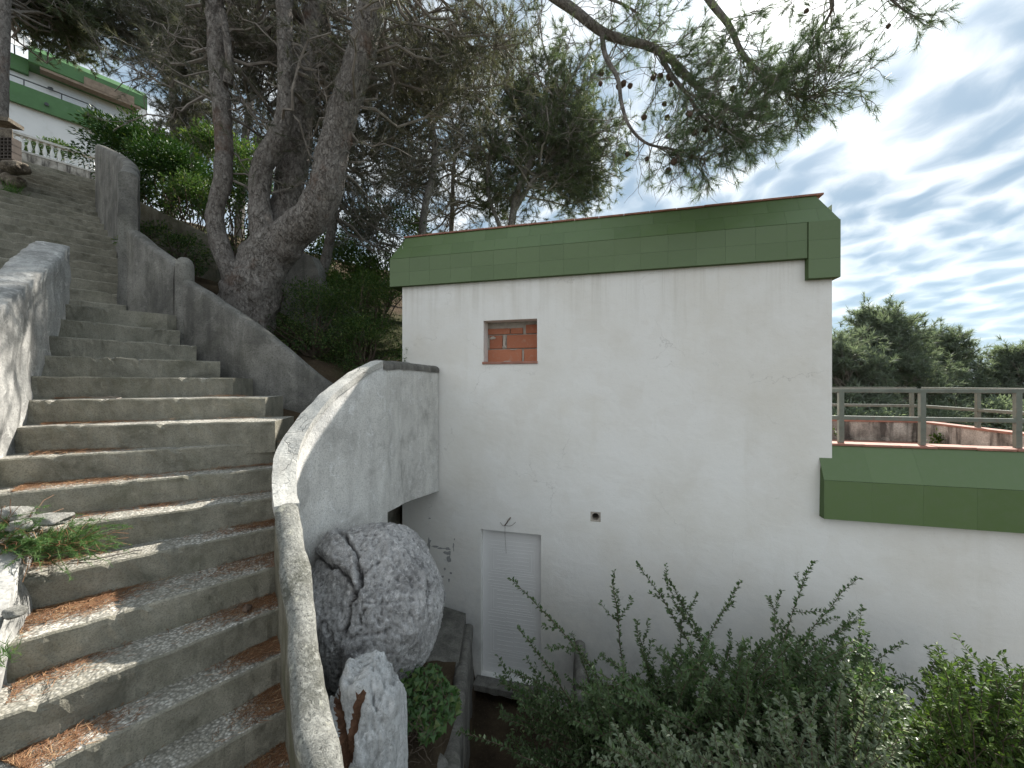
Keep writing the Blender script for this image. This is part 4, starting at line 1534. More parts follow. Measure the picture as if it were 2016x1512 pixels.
back_pine(31, [(612, 620, 7.2), (640, 520, 7.2), (656, 430, 7.2), (664, 330, 7.3), (690, 180, 7.4), (700, 40, 7.5)],
          [(720, 330, 7.6, 110, 120, 1.0, 24), (680, 150, 7.8, 170, 130, 1.2, 26), (740, 470, 7.8, 60, 70, 0.7, 10)],
          "thin dark pine leaning behind the forked trunk, with drooping dead twigs", NEEDLE_BROWN, (10, 0.13, 0.008, 0.6), 0.10, 0.04, per=2, bare=0.35)
back_pine(37, [(815, 520, 9.0), (835, 420, 9.0), (855, 330, 9.1), (850, 240, 9.2), (820, 120, 9.3), (800, 20, 9.4)],
          [(850, 250, 9.6, 120, 130, 1.2, 36), (880, 110, 9.5, 190, 110, 1.3, 40), (760, 330, 9.6, 90, 110, 1.0, 24)],
          "pale slender pine rising behind the near corner of the green roof edge", NEEDLE_BROWN, (10, 0.14, 0.009, 0.6), 0.11, 0.04, per=2, bare=0.3)
back_pine(41, [(985, 520, 10.0), (1010, 420, 10.0), (1040, 330, 10.1), (1075, 250, 10.2), (1090, 160, 10.3)],
          [(1080, 280, 10.6, 140, 150, 1.5, 58), (1150, 330, 10.4, 80, 90, 1.0, 36), (980, 300, 10.6, 120, 140, 1.3, 30), (1060, 110, 10.6, 150, 90, 1.3, 30)],
          "broad dense pine with a round crown reaching over the middle of the green roof", NEEDLE, (11, 0.15, 0.010, 0.6), 0.14, 0.05, per=3, bare=0.08,
          extra=[([(1010, 420, 10.0), (1060, 340, 10.0), (1120, 280, 10.1), (1180, 250, 10.2)], 0.07, 0.02), ([(985, 450, 10.0), (960, 370, 10.1), (970, 260, 10.2)], 0.06, 0.02)])
back_pine(43, [(880, 560, 11.5), (890, 420, 11.5), (893, 330, 11.6), (905, 240, 11.7)],
          [(900, 330, 12, 110, 100, 1.3, 20), (840, 420, 12, 60, 50, 1.0, 7), (960, 400, 11.5, 90, 40, 1.0, 10)],
          "straight thin pine between the slender pine and the broad one", NEEDLE_BROWN, (9, 0.16, 0.011, 0.6), 0.10, 0.04, per=2, bare=0.35)
back_pine(47, [(-16, 520, 8.6), (-4, 300, 8.6), (4, 120, 8.7), (10, 0, 8.8), (14, -120, 8.9)],
          [(110, 20, 11.0, 90, 70, 1.3, 40), (60, -60, 9.5, 140, 60, 1.2, 20), (160, 60, 11.5, 70, 50, 1.0, 20)],
          "pine at the edge of the far house, its trunk cut by the picture border", NEEDLE, (11, 0.16, 0.016, 0.6), 0.14, 0.08, per=3, bare=0.05)
back_pine(53, [(330, 520, 11.0), (345, 330, 11.0), (340, 180, 11.1), (330, 40, 11.2)],
          [(350, 60, 11.5, 100, 90, 1.5, 44), (385, 190, 11.4, 60, 120, 1.2, 28), (270, -15, 11.8, 110, 60, 1.2, 24), (390, 300, 11.2, 40, 40, 0.8, 8)],
          "dark pine standing between the far house and the forked pine", NEEDLE_BROWN, (11, 0.16, 0.011, 0.6), 0.15, 0.06, per=3, bare=0.1)
back_pine(59, [(470, 500, 13.0), (480, 300, 13.0), (500, 150, 13.1), (510, 20, 13.2)],
          [(480, 130, 13.5, 130, 140, 1.6, 34), (520, 300, 13.5, 80, 80, 1.2, 12), (600, 60, 13.5, 130, 100, 1.5, 22)],
          "tall pine far behind the forked pine, seen between its stems", NEEDLE_BROWN, (10, 0.18, 0.013, 0.6), 0.15, 0.06, sub=0.75, tw=0.34, per=3, bare=0.15)


def far_pine(seed, u, vtop, vbot, Y, ru, label, n=70):
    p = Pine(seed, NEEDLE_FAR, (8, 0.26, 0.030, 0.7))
    x = (u - CX) / F * Y
    gz = float(ground_z(x, Y)) - 0.1
    top = (CY - vtop) / F * Y
    bot = (CY - vbot) / F * Y
    q = p.limb([(x, Y, gz), (x + 0.2, Y, (gz + top) / 2), (x + 0.1, Y, top - 0.5)], 0.16, 0.04, 8, 24)
    w = ru / F * Y
    r = p.r
    for _ in range(n):
        h = r.random() ** 0.85
        z = bot + (top - bot) * h
        a = r.uniform(0, 2 * math.pi)
        rad = w * (1 - h ** 1.7) * r.uniform(0.55, 1.0) + 0.25
        s = q[int(np.clip((z - 0.5 - gz) / (top - gz), 0.1, 0.98) * (len(q) - 1))]
        tip = np.array([x + rad * math.cos(a), Y + rad * math.sin(a) * 0.8, z])
        b = wiggle(s, tip, 7, 0.12, r, 0.02)
        p.twig.tube(b, np.linspace(0.03, 0.01, 7), 4, cap=False)
        p.clothe(b, 7, 0.85, 5, 0.40, 0.010, 0.4, 0.05, 3, 0.6, 0.0, 0.35)
    p.finish("pine_tree", (x, Y, gz), label, "tree", "pine trees")


far_pine(61, 1735, 622, 830, 17.0, 120, "tallest hazy pine beyond the terrace railing, with a pointed top", 90)
far_pine(62, 1660, 668, 850, 15.5, 70, "small pine beyond the railing right beside the wall of the house", 46)
far_pine(63, 1850, 668, 850, 18.0, 90, "sloping shouldered pine to the right of the tallest one beyond the railing", 70)
far_pine(64, 2000, 690, 860, 17.0, 55, "pine beyond the railing at the picture border, past the gap of sky", 46)
far_pine(65, 1950, 765, 900, 24.0, 110, "low pine far below the gap in the trees beyond the railing", 46)
far_pine(66, 2130, 640, 880, 16.0, 100, "pine beyond the end of the terrace, mostly past the picture border", 40)


# ------------------------------------------------------------------ bushes
def shoot_bush(name, mat, wood, roots, tips, label, cat, r, leaf=(0.028, 0.015), step=0.013, fol_name="foliage", sag=0.05, twig_r=0.004, sub=0, sublen=0.2, group=None):
    """a bush of arching shoots with leaves set along them"""
    wd, fo = MB(), MB()
    cs, ax, nn = [], [], []

    def dress(q, s0):
        L = np.linalg.norm(np.diff(q, axis=0), axis=1).sum()
        k = max(4, int(L * (1 - s0) / step))
        t = s0 + (1 - s0) * (np.arange(k) + r.random(k)) / k
        i = np.clip((t * (len(q) - 1)).astype(int), 0, len(q) - 2)
        f = (t * (len(q) - 1) - i)[:, None]
        pos = q[i] * (1 - f) + q[i + 1] * f
        tan = unit(q[i + 1] - q[i])
        side = unit(np.cross(tan, r.normal(0, 1, (k, 3))))
        cs.append(pos)
        ax.append(unit(tan * 0.55 + side + np.array([0, 0, 0.15])))
        nn.append(unit(np.array([0, 0, 1.0]) + r.normal(0, 0.45, (k, 3))))
    for tip, s0 in tips:
        root = roots[r.integers(len(roots))] + r.normal(0, 0.04, 3)
        n = 12
        t = np.linspace(0, 1, n)[:, None]
        d = tip - root
        mid = root + d * 0.5 + np.array([0, 0, abs(d[2]) * 0.16 + sag])
        q = (1 - t) ** 2 * root + 2 * t * (1 - t) * mid + t ** 2 * tip
        off = np.cumsum(r.normal(0, 0.010, (n, 3)), 0)
        q = q + off - off[-1] * t
        wd.tube(q, np.linspace(twig_r * 1.8, twig_r * 0.45, n), 4, cap=False)
        dress(q, s0)
        for _ in range(sub):
            i = r.integers(int(n * max(s0, 0.25)), n - 1)
            e = unit(unit(q[i + 1] - q[i]) * 0.8 + r.normal(0, 0.75, 3))
            w = wiggle(q[i], q[i] + e * sublen * r.uniform(0.4, 1.3), 6, 0.1, r, 0.04)
            wd.tube(w, np.linspace(twig_r * 0.6, twig_r * 0.3, 6), 3, cap=False)
            dress(w, 0.05)
    root = thing(name, tuple(roots[0]), label, cat, group)
    tag(wd.build("stems", wood, root), kind='stuff')
    leaves(fo, np.vstack(cs), np.vstack(ax), np.vstack(nn), leaf[0], leaf[1], r)
    fo.build(fol_name, mat, root)
    return root


def cotoneaster():
    r = np.random.default_rng(71)
    roots = [np.array([x, y, float(ground_z(x, y))]) for x, y in ((1.0, 3.1), (1.35, 3.0), (1.7, 3.1), (1.55, 2.7), (2.1, 2.9), (0.9, 2.8), (2.2, 2.6))]
    tips = []
    # the long shoots one can pick out against the wall
    for u, v, Y in ((1006, 1140, 3.1), (1018, 1236, 3.0), (1125, 1245, 3.2), (1210, 1125, 3.3), (1252, 1108, 3.4), (1309, 1130, 3.4), (1318, 1172, 3.3), (1347, 1176, 3.3), (1254, 1222, 3.2), (1253, 1250, 3.1),
                    (1459, 1144, 3.3), (1513, 1175, 3.3), (1603, 1103, 3.3), (1692, 1137, 3.3), (1780, 1265, 3.1), (1805, 1340, 2.8), (1798, 1425, 2.6), (1790, 1400, 2.6), (1690, 1215, 3.3), (1675, 1235, 3.2),
                    (1565, 1240, 3.2), (1185, 1290, 3.1), (1000, 1320, 3.0), (985, 1345, 3.0), (1060, 1420, 2.9), (900, 1440, 2.7)):
        tips.append((P(u, v, Y), 0.25))
    # the mass
    for _ in range(380):
        u = r.uniform(1130, 1775)
        lo = np.interp(u, [1130, 1200, 1260, 1330, 1400, 1520, 1620, 1700, 1760], [1330, 1310, 1330, 1260, 1255, 1250, 1245, 1240, 1310])
        v = lo + 5 + (1640 - lo) * r.random() ** 1.35
        tips.append((P(u, v, r.uniform(2.25, 3.35)), 0.30))
    for _ in range(36):
        tips.append((P(r.uniform(980, 1170), r.uniform(1330, 1500), r.uniform(2.8, 3.2)), 0.4))
    shoot_bush("cotoneaster_bush", COTON, TWIGD, roots, tips, "sprawling small leaved bush with long arching shoots against the white house wall", "bush", r, (0.036, 0.020), 0.0075, sub=5, sublen=0.22, sag=0.0)

    tips = []
    for _ in range(64):
        u = r.uniform(1480, 1830)
        lo = np.interp(u, [1480, 1600, 1700, 1780, 1830], [1400, 1350, 1330, 1370, 1430])
        tips.append((P(u, lo + r.uniform(0, 180), r.uniform(2.05, 2.5)), 0.35))
    for _ in range(26):
        tips.append((P(r.uniform(1180, 1480), r.uniform(1420, 1560), r.uniform(2.0, 2.4)), 0.35))
    roots = [np.array([x, y, float(ground_z(x, y))]) for x, y in ((1.75, 2.2), (2.0, 2.3), (1.3, 2.2))]
    shoot_bush("cotoneaster_bush", COTONPALE, TWIGD, roots, tips, "loose silvery green sprays spreading low in front of the long shooted bush", "bush", r, (0.036, 0.019), 0.0085, sub=4, sublen=0.22, sag=0.0)


cotoneaster()


def right_shrub():
    r = np.random.default_rng(73)
    roots = [np.array([x, y, float(ground_z(x, y))]) for x, y in ((2.9, 2.75), (3.3, 2.7), (3.6, 2.8), (3.1, 2.4))]
    tips = []
    for _ in range(330):
        u = r.uniform(1730, 2120)
        lo = np.interp(u, [1730, 1770, 1810, 1900, 1990, 2120], [1440, 1330, 1285, 1290, 1310, 1330])
        v = lo + (1640 - lo) * r.random() ** 1.1
        tips.append((P(u, v, r.uniform(2.3, 3.1)), 0.35))
    shoot_bush("leafy_shrub", JUNI, TWIGD, roots, tips, "yellowish green shrub below the terrace's green band, beside the long shooted bush", "bush", r, (0.044, 0.018), 0.011, sub=4, sublen=0.20, sag=0.0)


right_shrub()


def blob_bush(name, mat, center, rad, n_leaf, leaf, label, r, group=None, stems=20, clump=40, lean=0.25, base_z=None):
    """a rounded bush: leaf clumps on a branching frame inside an ellipsoid"""
    c, rad = np.asarray(center, float), np.asarray(rad, float)
    bz = float(ground_z(c[0], c[1])) if base_z is None else base_z
    base = np.array([c[0], c[1], bz])
    wd, fo = MB(), MB()
    d = unit(r.normal(0, 1, (clump, 3)))
    d[:, 2] = np.where(d[:, 2] < -0.6, -d[:, 2], d[:, 2])
    cl = c + d * rad * (0.45 + 0.55 * r.random((clump, 1)) ** 0.6)
    for k in range(min(stems, clump)):
        wd.tube(wiggle(base, cl[k], 7, 0.1, r), np.linspace(0.018, 0.005, 7), 4, cap=False)
    size = rad.mean() * 0.30
    idx = r.integers(0, clump, n_leaf)
    off = unit(r.normal(0, 1, (n_leaf, 3))) * (r.random((n_leaf, 1)) ** 0.5) * size * np.array([1.0, 1.0, 0.8])
    pos = cl[idx] + off
    ax = unit(off + d[idx] * size * 0.6 + r.normal(0, 0.35 * size, (n_leaf, 3)))
    leaves(fo, pos, ax, unit(np.array([0, 0, 1.0]) + r.normal(0, 0.5, (n_leaf, 3)) + d[idx] * 0.4), leaf[0], leaf[1], r)
    root = thing(name, tuple(base), label, "bush", group)
    tag(wd.build("stems", TWIGD, root), kind='stuff')
    fo.build("foliage", mat, root)
    return root


def bushes():
    r = np.random.default_rng(79)
    blob_bush("glossy_shrub", PITTO, P(272, 322, 8.6), (0.90, 0.9, 0.85), 10000, (0.085, 0.035), "bright green glossy shrub leaning over the head of the stairs in front of the balustrade", r, clump=70)
    blob_bush("glossy_shrub", PITTO, P(340, 365, 7.6), (0.80, 0.7, 0.75), 9000, (0.075, 0.032), "green shrub spilling down behind the upper parapet towards the forked pine", r, clump=60)
    blob_bush("undergrowth_bush", UNDER, P(385, 400, 7.0), (0.5, 0.5, 0.5), 3500, (0.06, 0.028), "dark green shrub low against the slope between upper parapet and forked pine", r, clump=40)
    blob_bush("undergrowth_bush", UNDER, P(470, 440, 6.4), (0.45, 0.35, 0.95), 4500, (0.05, 0.024), "ivy dark foliage behind the thinnest stem of the forked pine", r, clump=50)
    blob_bush("undergrowth_bush", UNDER, P(330, 500, 5.7), (0.55, 0.4, 0.40), 3500, (0.045, 0.02), "low dull bush at the foot of the garden wall behind the middle parapet", r, clump=40)
    blob_bush("undergrowth_bush", UNDER, P(620, 640, 5.7), (0.95, 0.55, 0.62), 12000, (0.036, 0.018), "dense dark bush filling the hollow between forked pine and house", r, clump=90)
    blob_bush("undergrowth_bush", UNDER, P(715, 610, 6.0), (0.55, 0.5, 0.55), 6000, (0.036, 0.018), "bush with sunlit tips close to the corner of the house", r, clump=60)
    blob_bush("undergrowth_bush", JUNI, P(690, 570, 7.2), (0.55, 0.5, 0.35), 3500, (0.05, 0.02), "yellow green sunlit bush farther back behind the dark bush", r, clump=40)
    blob_bush("undergrowth_bush", UNDER, P(720, 700, 5.6), (0.75, 0.4, 0.5), 7000, (0.036, 0.018), "shaded bush low behind the curved parapet beside the house", r, clump=60)
    blob_bush("undergrowth_bush", UNDER, P(430, 330, 10.5), (1.4, 0.8, 1.0), 6000, (0.10, 0.05), "far dark bush on the slope seen past the thinnest pine stem", r, clump=60)
    blob_bush("undergrowth_bush", UNDER, P(760, 480, 9.5), (1.2, 0.8, 0.9), 5000, (0.09, 0.04), "grey green thicket behind the left end of the house roof", r, clump=60)
    blob_bush("undergrowth_bush", UNDER, P(600, 470, 9.0), (1.2, 0.8, 0.7), 5000, (0.09, 0.04), "thicket on the slope behind the forks of the big pine", r, clump=60)
    blob_bush("undergrowth_bush", UNDER, P(665, 535, 8.2), (1.0, 0.6, 0.55), 6000, (0.06, 0.028), "grey green bush on the slope between the forked pine and the leaning pine", r, clump=60)
    blob_bush("undergrowth_bush", JUNI, P(745, 555, 8.0), (0.8, 0.6, 0.55), 5000, (0.06, 0.028), "light green bush on the slope just past the house corner", r, clump=50)
    blob_bush("undergrowth_bush", UNDER, P(95, 300, 16.2), (1.3, 0.35, 0.42), 2500, (0.09, 0.045), "dark low planting behind the white balustrade at the head of the stairs", r, clump=40, base_z=8.2)
    # scrub on the slope beyond the terrace
    for u, v, Y, a, lab in ((1690, 860, 13.5, 1.7, "scrub on the slope below the small pine beyond the railing"), (1820, 850, 15.0, 2.0, "scrub on the slope between the taller pines beyond the railing"), (1960, 840, 15.0, 1.9, "pale scrub on the slope below the gap of sky beyond the railing")):
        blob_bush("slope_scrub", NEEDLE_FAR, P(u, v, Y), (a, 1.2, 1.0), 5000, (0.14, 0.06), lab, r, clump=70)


bushes()


# ------------------------------------------------------------------ boulders, beds, ivy
def ico(sub):
    bm = bmesh.new()
    bmesh.ops.create_icosphere(bm, subdivisions=sub, radius=1.0)
    V = np.array([v.co[:] for v in bm.verts])
    Fc = np.array([[v.index for v in f.verts] for f in bm.faces])
    bm.free()
    return V, Fc


def seg_dist(p, a, b):
    ab = b - a
    t = np.clip(((p - a) @ ab) / (ab @ ab), 0, 1)
    return np.linalg.norm(p - (a + t[:, None] * ab), axis=1)


def polyhedron(d, n, seed, lo, hi):
    """radius of a many sided stone along directions d"""
    r = np.random.default_rng(seed)
    nv = unit(r.normal(0, 1, (n, 3)))
    h = r.uniform(lo, hi, n)
    dots = d @ nv.T
    return np.min(np.where(dots > 0.2, h / np.maximum(dots, 0.2), 9.0), axis=1)


def boulder():
    V, Fc = ico(7)
    c = np.array([-1.035, 2.84, -1.635])
    rad = np.array([0.55, 0.49, 0.60])
    d = V.copy()
    # blocky outline
    f1 = np.array([frac_noise(x, 1.3, 2) for x in d])
    f2 = np.array([frac_noise(x + 7, 4.0, 5) for x in d])
    f3 = np.array([mnoise.turbulence(Vector(x * 9.0), 4, False) for x in d])
    f4 = np.array([frac_noise(x * np.array([1, 1, 0.5]) + 2, 17.0, 4) for x in d])
    f5 = np.array([mnoise.turbulence(Vector(x * np.array([26, 26, 13.0])), 4, True) for x in d])
    f6 = np.array([mnoise.turbulence(Vector(x * 42.0), 3, True) for x in d])
    k = 1 + 0.045 * f1 + 0.020 * f2 - 0.010 * f3 + 0.014 * f4 - 0.016 * f5 - 0.009 * f6
    k = k * (0.30 + 0.70 * polyhedron(d + 0.02 * np.c_[f2, f4, f3], 64, 12, 0.90, 1.0) * 1.01)
    pos = c + d * rad * k[:, None]
    # fissures: grooves carved along broken lines on the face towards the steps
    uv = np.c_[pos[:, 0] / pos[:, 1] * F + CX, CY - pos[:, 2] / pos[:, 1] * F]
    uv += np.c_[[6 * frac_noise(x + 3, 9, 3) + 4 * frac_noise(x + 5, 34, 3) for x in d], [6 * frac_noise(x + 11, 9, 3) + 4 * frac_noise(x + 13, 34, 3) for x in d]]
    front = (d @ unit(-c)) > 0.0
    cr = [([(672, 1050), (690, 1068), (703, 1098), (711, 1132), (704, 1160), (692, 1188), (688, 1215), (680, 1240), (672, 1256)], 3.2, 0.09),
          ([(622, 1090), (640, 1104), (664, 1112), (682, 1132), (694, 1162)], 3.6, 0.08), ([(711, 1130), (730, 1118), (752, 1102)], 1.8, 0.02),
          ([(846, 1152), (842, 1175), (845, 1195)], 1.8, 0.04), ([(708, 1246), (712, 1215), (722, 1200)], 2.0, 0.03), ([(600, 1200), (640, 1245), (650, 1290)], 3, 0.015),
          ([(672, 1256), (720, 1252), (770, 1240)], 2.5, 0.015), ([(700, 1190), (745, 1188), (800, 1182)], 2.2, 0.012)]
    inw = unit(c - pos)
    c1, c2 = np.array(cr[0][0], float), np.array(cr[1][0], float)
    left = sstep(1.5, -1.5, uv[:, 0] - np.interp(uv[:, 1], c1[:, 1], c1[:, 0])) * front
    above = sstep(1.5, -1.5, uv[:, 1] - np.interp(uv[:, 0], c2[:, 0], c2[:, 1]))
    pos = pos + inw * (left * (0.035 - 0.060 * above))[:, None]      # a slab split off and standing proud
    for pts, wpx, dep in cr:
        pts = np.array(pts, float)
        dd = np.min([seg_dist(uv, pts[i], pts[i + 1]) for i in range(len(pts) - 1)], axis=0)
        g = np.clip(1.25 - dd / (1.5 * wpx), 0, 1) * front
        pos = pos + inw * (g * dep)[:, None]
    mb = MB()
    mb.add(pos, Fc)
    tag(mb.build("boulder", ROCK, smooth=True), "big round fissured grey limestone boulder wedged under the curved parapet", "boulder")


boulder()


def rock(name, c, rad, seed, mat, label, group=None, sub=5, flat=0.0, cracks=(), parent=None, amp=0.14, fill=None):
    V, Fc = ico(sub)
    s = seed * 3.1
    k = np.array([1 + amp * frac_noise(x + s, 1.5, 3) + amp * 0.35 * frac_noise(x + s, 4.5, 4) + amp * 0.10 * frac_noise(x + s, 19, 3) for x in V])
    k = k * (0.25 + 0.75 * polyhedron(V, 34 if sub > 4 else 30, seed, 0.88, 1.0) * 1.04)
    if flat:
        V = np.sign(V) * np.abs(V) ** (1 - flat)
    pos = np.asarray(c) + V * np.asarray(rad) * k[:, None]
    if cracks:
        uv = np.c_[pos[:, 0] / pos[:, 1] * F + CX, CY - pos[:, 2] / pos[:, 1] * F]
        uv += np.c_[[5 * frac_noise(x + 3, 9, 3) for x in V], [5 * frac_noise(x + 11, 9, 3) for x in V]]
        inw = unit(np.asarray(c) - pos)
        for pts, wpx, dep in cracks:
            pts = np.array(pts, float)
            dd = np.min([seg_dist(uv, pts[i], pts[i + 1]) for i in range(len(pts) - 1)], axis=0)
            pos = pos + inw * (np.exp(-(dd / wpx) ** 2) * dep * ((V @ unit(-np.asarray(c))) > 0))[:, None]
    mb = MB()
    if fill is not None and cracks:
        g = np.zeros(len(V))
        for pts, wpx, dep in cracks[:2]:
            pts = np.array(pts, float)
            dd = np.min([seg_dist(uv, pts[i], pts[i + 1]) for i in range(len(pts) - 1)], axis=0)
            g = np.maximum(g, np.exp(-(dd / wpx) ** 2) * ((V @ unit(-np.asarray(c))) > 0))
        hit = g[Fc].mean(1) > 0.35
        mb.add(pos, Fc[~hit])
        mb.add(pos, Fc[hit], 1)
        o = mb.build(name, [mat, fill], parent, smooth=True, weld=True)
    else:
        mb.add(pos, Fc)
        o = mb.build(name, mat, parent, smooth=True)
    if label:
        tag(o, label, "rock", group)
    return o


rock("rock", (-0.745, 1.95, -1.86), (0.185, 0.22, 0.45), 3, ROCKW, "white fissured rock below the boulder, pine needles caught in its clefts", sub=6, flat=0.18, fill=NEEDLEBED,
     cracks=[([(655, 1330), (662, 1380), (672, 1440), (676, 1512)], 8, 0.07), ([(712, 1360), (700, 1400), (690, 1450), (688, 1500)], 7, 0.05), ([(730, 1330), (735, 1370), (742, 1400)], 3, 0.03)])
rock("rubble_stone", P(28, 1012, 1.98), (0.075, 0.05, 0.035), 8, RUBBLE, "flat pale rubble stone by the foot of the stained parapet, farthest left", "rubble among the weed", 4, 0.2)
rock("rubble_stone", P(100, 1022, 2.0), (0.085, 0.05, 0.030), 9, RUBBLE, "long pale rubble stone lying above the weed", "rubble among the weed", 4, 0.2)
rock("rubble_stone", P(42, 1036, 1.93), (0.05, 0.04, 0.03), 10, RUBBLE, "small pale rubble stone half hidden by the weed", "rubble among the weed", 4, 0.2)
rock("rubble_stone", P(30, 1205, 1.62), (0.035, 0.03, 0.02), 12, RUBBLE, "chip of white render at the foot of the broken stub", "rubble among the weed", 3, 0.2)


def beds():
    w = thing("bed_wall", (-0.5, 3.8, -3.6), "low rounded grey wall running down from the ivy bed to the side of the white door", "wall")
    line = [(-0.36, 2.05, -2.18, -4.2), (-0.42, 2.55, -2.47, -4.2), (-0.50, 3.5, -2.83, -4.25), (-0.585, 5.02, -3.16, -4.3)]
    wall_mesh(line, 0.135, True, rows=10, nz=0.010).build("wall_body", CONC_GREY, w, smooth=True)
    w = thing("bed_wall", (-0.62, 2.1, -2.6), "short round ended wall curling off below the ivy", "wall")
    line = [(-0.46, 2.42, -2.34, -3.4), (-0.53, 2.28, -2.26, -3.4), (-0.585, 2.08, -2.20, -3.4), (-0.60, 1.85, -2.14, -3.3)]
    wall_mesh(line, 0.15, True, rows=8, nz=0.008).build("wall_body", CONC_GREY, w, smooth=True)
    w = thing("bed_wall", (0.75, 4.0, -3.9), "low grey wall half hidden by the bush on the far side of the white door", "wall")
    line = [(0.845, 4.77, -3.20, -4.3), (0.74, 4.0, -3.20, -4.3), (0.66, 3.4, -3.18, -4.3), (0.78, 2.95, -3.12, -4.3), (1.05, 2.7, -3.05, -4.2)]
    wall_mesh(line, 0.14, True, rows=8, nz=0.010).build("wall_body", CONC_GREY, w, smooth=True)
    # back of the hollow under the curved parapet
    w = thing("retaining_wall", (-1.75, 4.6, -2.5), "dark retaining wall in the hollow under the passage beside the house", "wall")
    wall_mesh([(-1.42, 3.55, -0.72, -4.2), (-1.75, 4.2, -0.72, -4.2), (-1.95, 4.9, -0.72, -4.2), (-1.70, 5.75, -0.72, -4.2), (-1.30, 6.0, -0.72, -4.2)], 0.14, False, rows=6).build("wall_body", RISER, w, smooth=True)
    w = thing("slab_edge", (-0.85, 4.2, -3.3), "grey concrete kerb between boulder and low wall near the house", "kerb")
    mb = MB()
    mb.prism([(-1.0, 4.0), (-0.56, 3.78), (-0.60, 4.95), (-1.0, 5.15)], -3.6, -2.98)
    mb.build("kerb_block", CONC_GREY, w)


beds()


def ivy():
    r = np.random.default_rng(83)
    n = 1500
    u = r.uniform(735, 905, n)
    v = r.uniform(1310, 1460, n)
    ed = np.array([frac_noise((a / 40, b / 40, 0.3), 1.0, 3) for a, b in zip(u, v)])
    keep = ((u - 825) / 85) ** 2 + ((v - 1375) / 82) ** 2 + 0.7 * ed < 0.95
    u, v = u[keep], v[keep]
    Y = 2.62 - (v - 1310) / 150 * 0.42 + r.normal(0, 0.045, len(u))
    pos = np.stack([(u - CX) / F * Y, Y, (CY - v) / F * Y], 1)
    mb = MB()
    # three lobed leaves
    for c in pos:
        a = r.uniform(0, 2 * math.pi)
        nrm = unit(np.array([r.normal(0, 0.4), -0.6 + r.normal(0, 0.4), 0.8]))
        x = unit(np.cross(nrm, [math.cos(a), math.sin(a), 0.2]))
        y = np.cross(nrm, x)
        s = r.uniform(0.014, 0.028)
        o = [(0, 0), (0.95, -0.15), (0.55, 0.35), (0.0, 1.35), (-0.55, 0.35), (-0.95, -0.15)]
        V = [c + x * p * s + y * q * s + nrm * (0.15 * s if i == 0 else 0) for i, (p, q) in enumerate(o)]
        mb.add(V, [[0, 1, 2], [0, 2, 3], [0, 3, 4], [0, 4, 5]])
    st = MB()
    for _ in range(60):
        i, j = r.integers(0, len(pos), 2)
        if np.linalg.norm(pos[i] - pos[j]) < 0.3:
            st.tube(wiggle(pos[i], pos[j], 6, 0.12, r), 0.002, 3, cap=False)
    for _ in range(40):      # dry stalks below
        a = P(r.uniform(770, 860), r.uniform(1430, 1512), r.uniform(2.1, 2.3))
        st.tube(wiggle(a, a + np.array([r.normal(0, 0.08), r.normal(0, 0.05), r.uniform(0.02, 0.14)]), 6, 0.2, r), 0.0018, 3, cap=False)
    root = thing("ivy_patch", tuple(P(810, 1420, 2.4)), "patch of green ivy between the boulder and the low rounded wall", "ivy")
    mb.build("foliage", IVY, root)
    tag(st.build("stems", TWIGD, root), kind='stuff')
    # a tuft at the rock's foot
    mb = MB()
    c = P(765, 1500, 2.0) + r.normal(0, 0.03, (60, 3))
    leaves(mb, c, r.normal(0, 1, (60, 3)), np.array([0, -0.5, 1.0]) + r.normal(0, 0.4, (60, 3)), 0.035, 0.02, r)
    tag(mb.build("seedling", IVY), "small green seedling at the foot of the white rock", "plant")


ivy()


# ------------------------------------------------------------------ weed, litter and twigs on the steps
def tread_point(k, f, g):
    """point on tread k: f along the nosing from the near parapet, g back from the nosing (0) to the next riser (1)"""
    l, rr = NOSE[k]
    l2, r2 = NOSE[k - 1]
    a = l * (1 - f) + rr * f
    b = l2 * (1 - f) + r2 * f
    p = a * (1 - g) + b * g
    return np.array([p[0], p[1], STEPZ(k)])


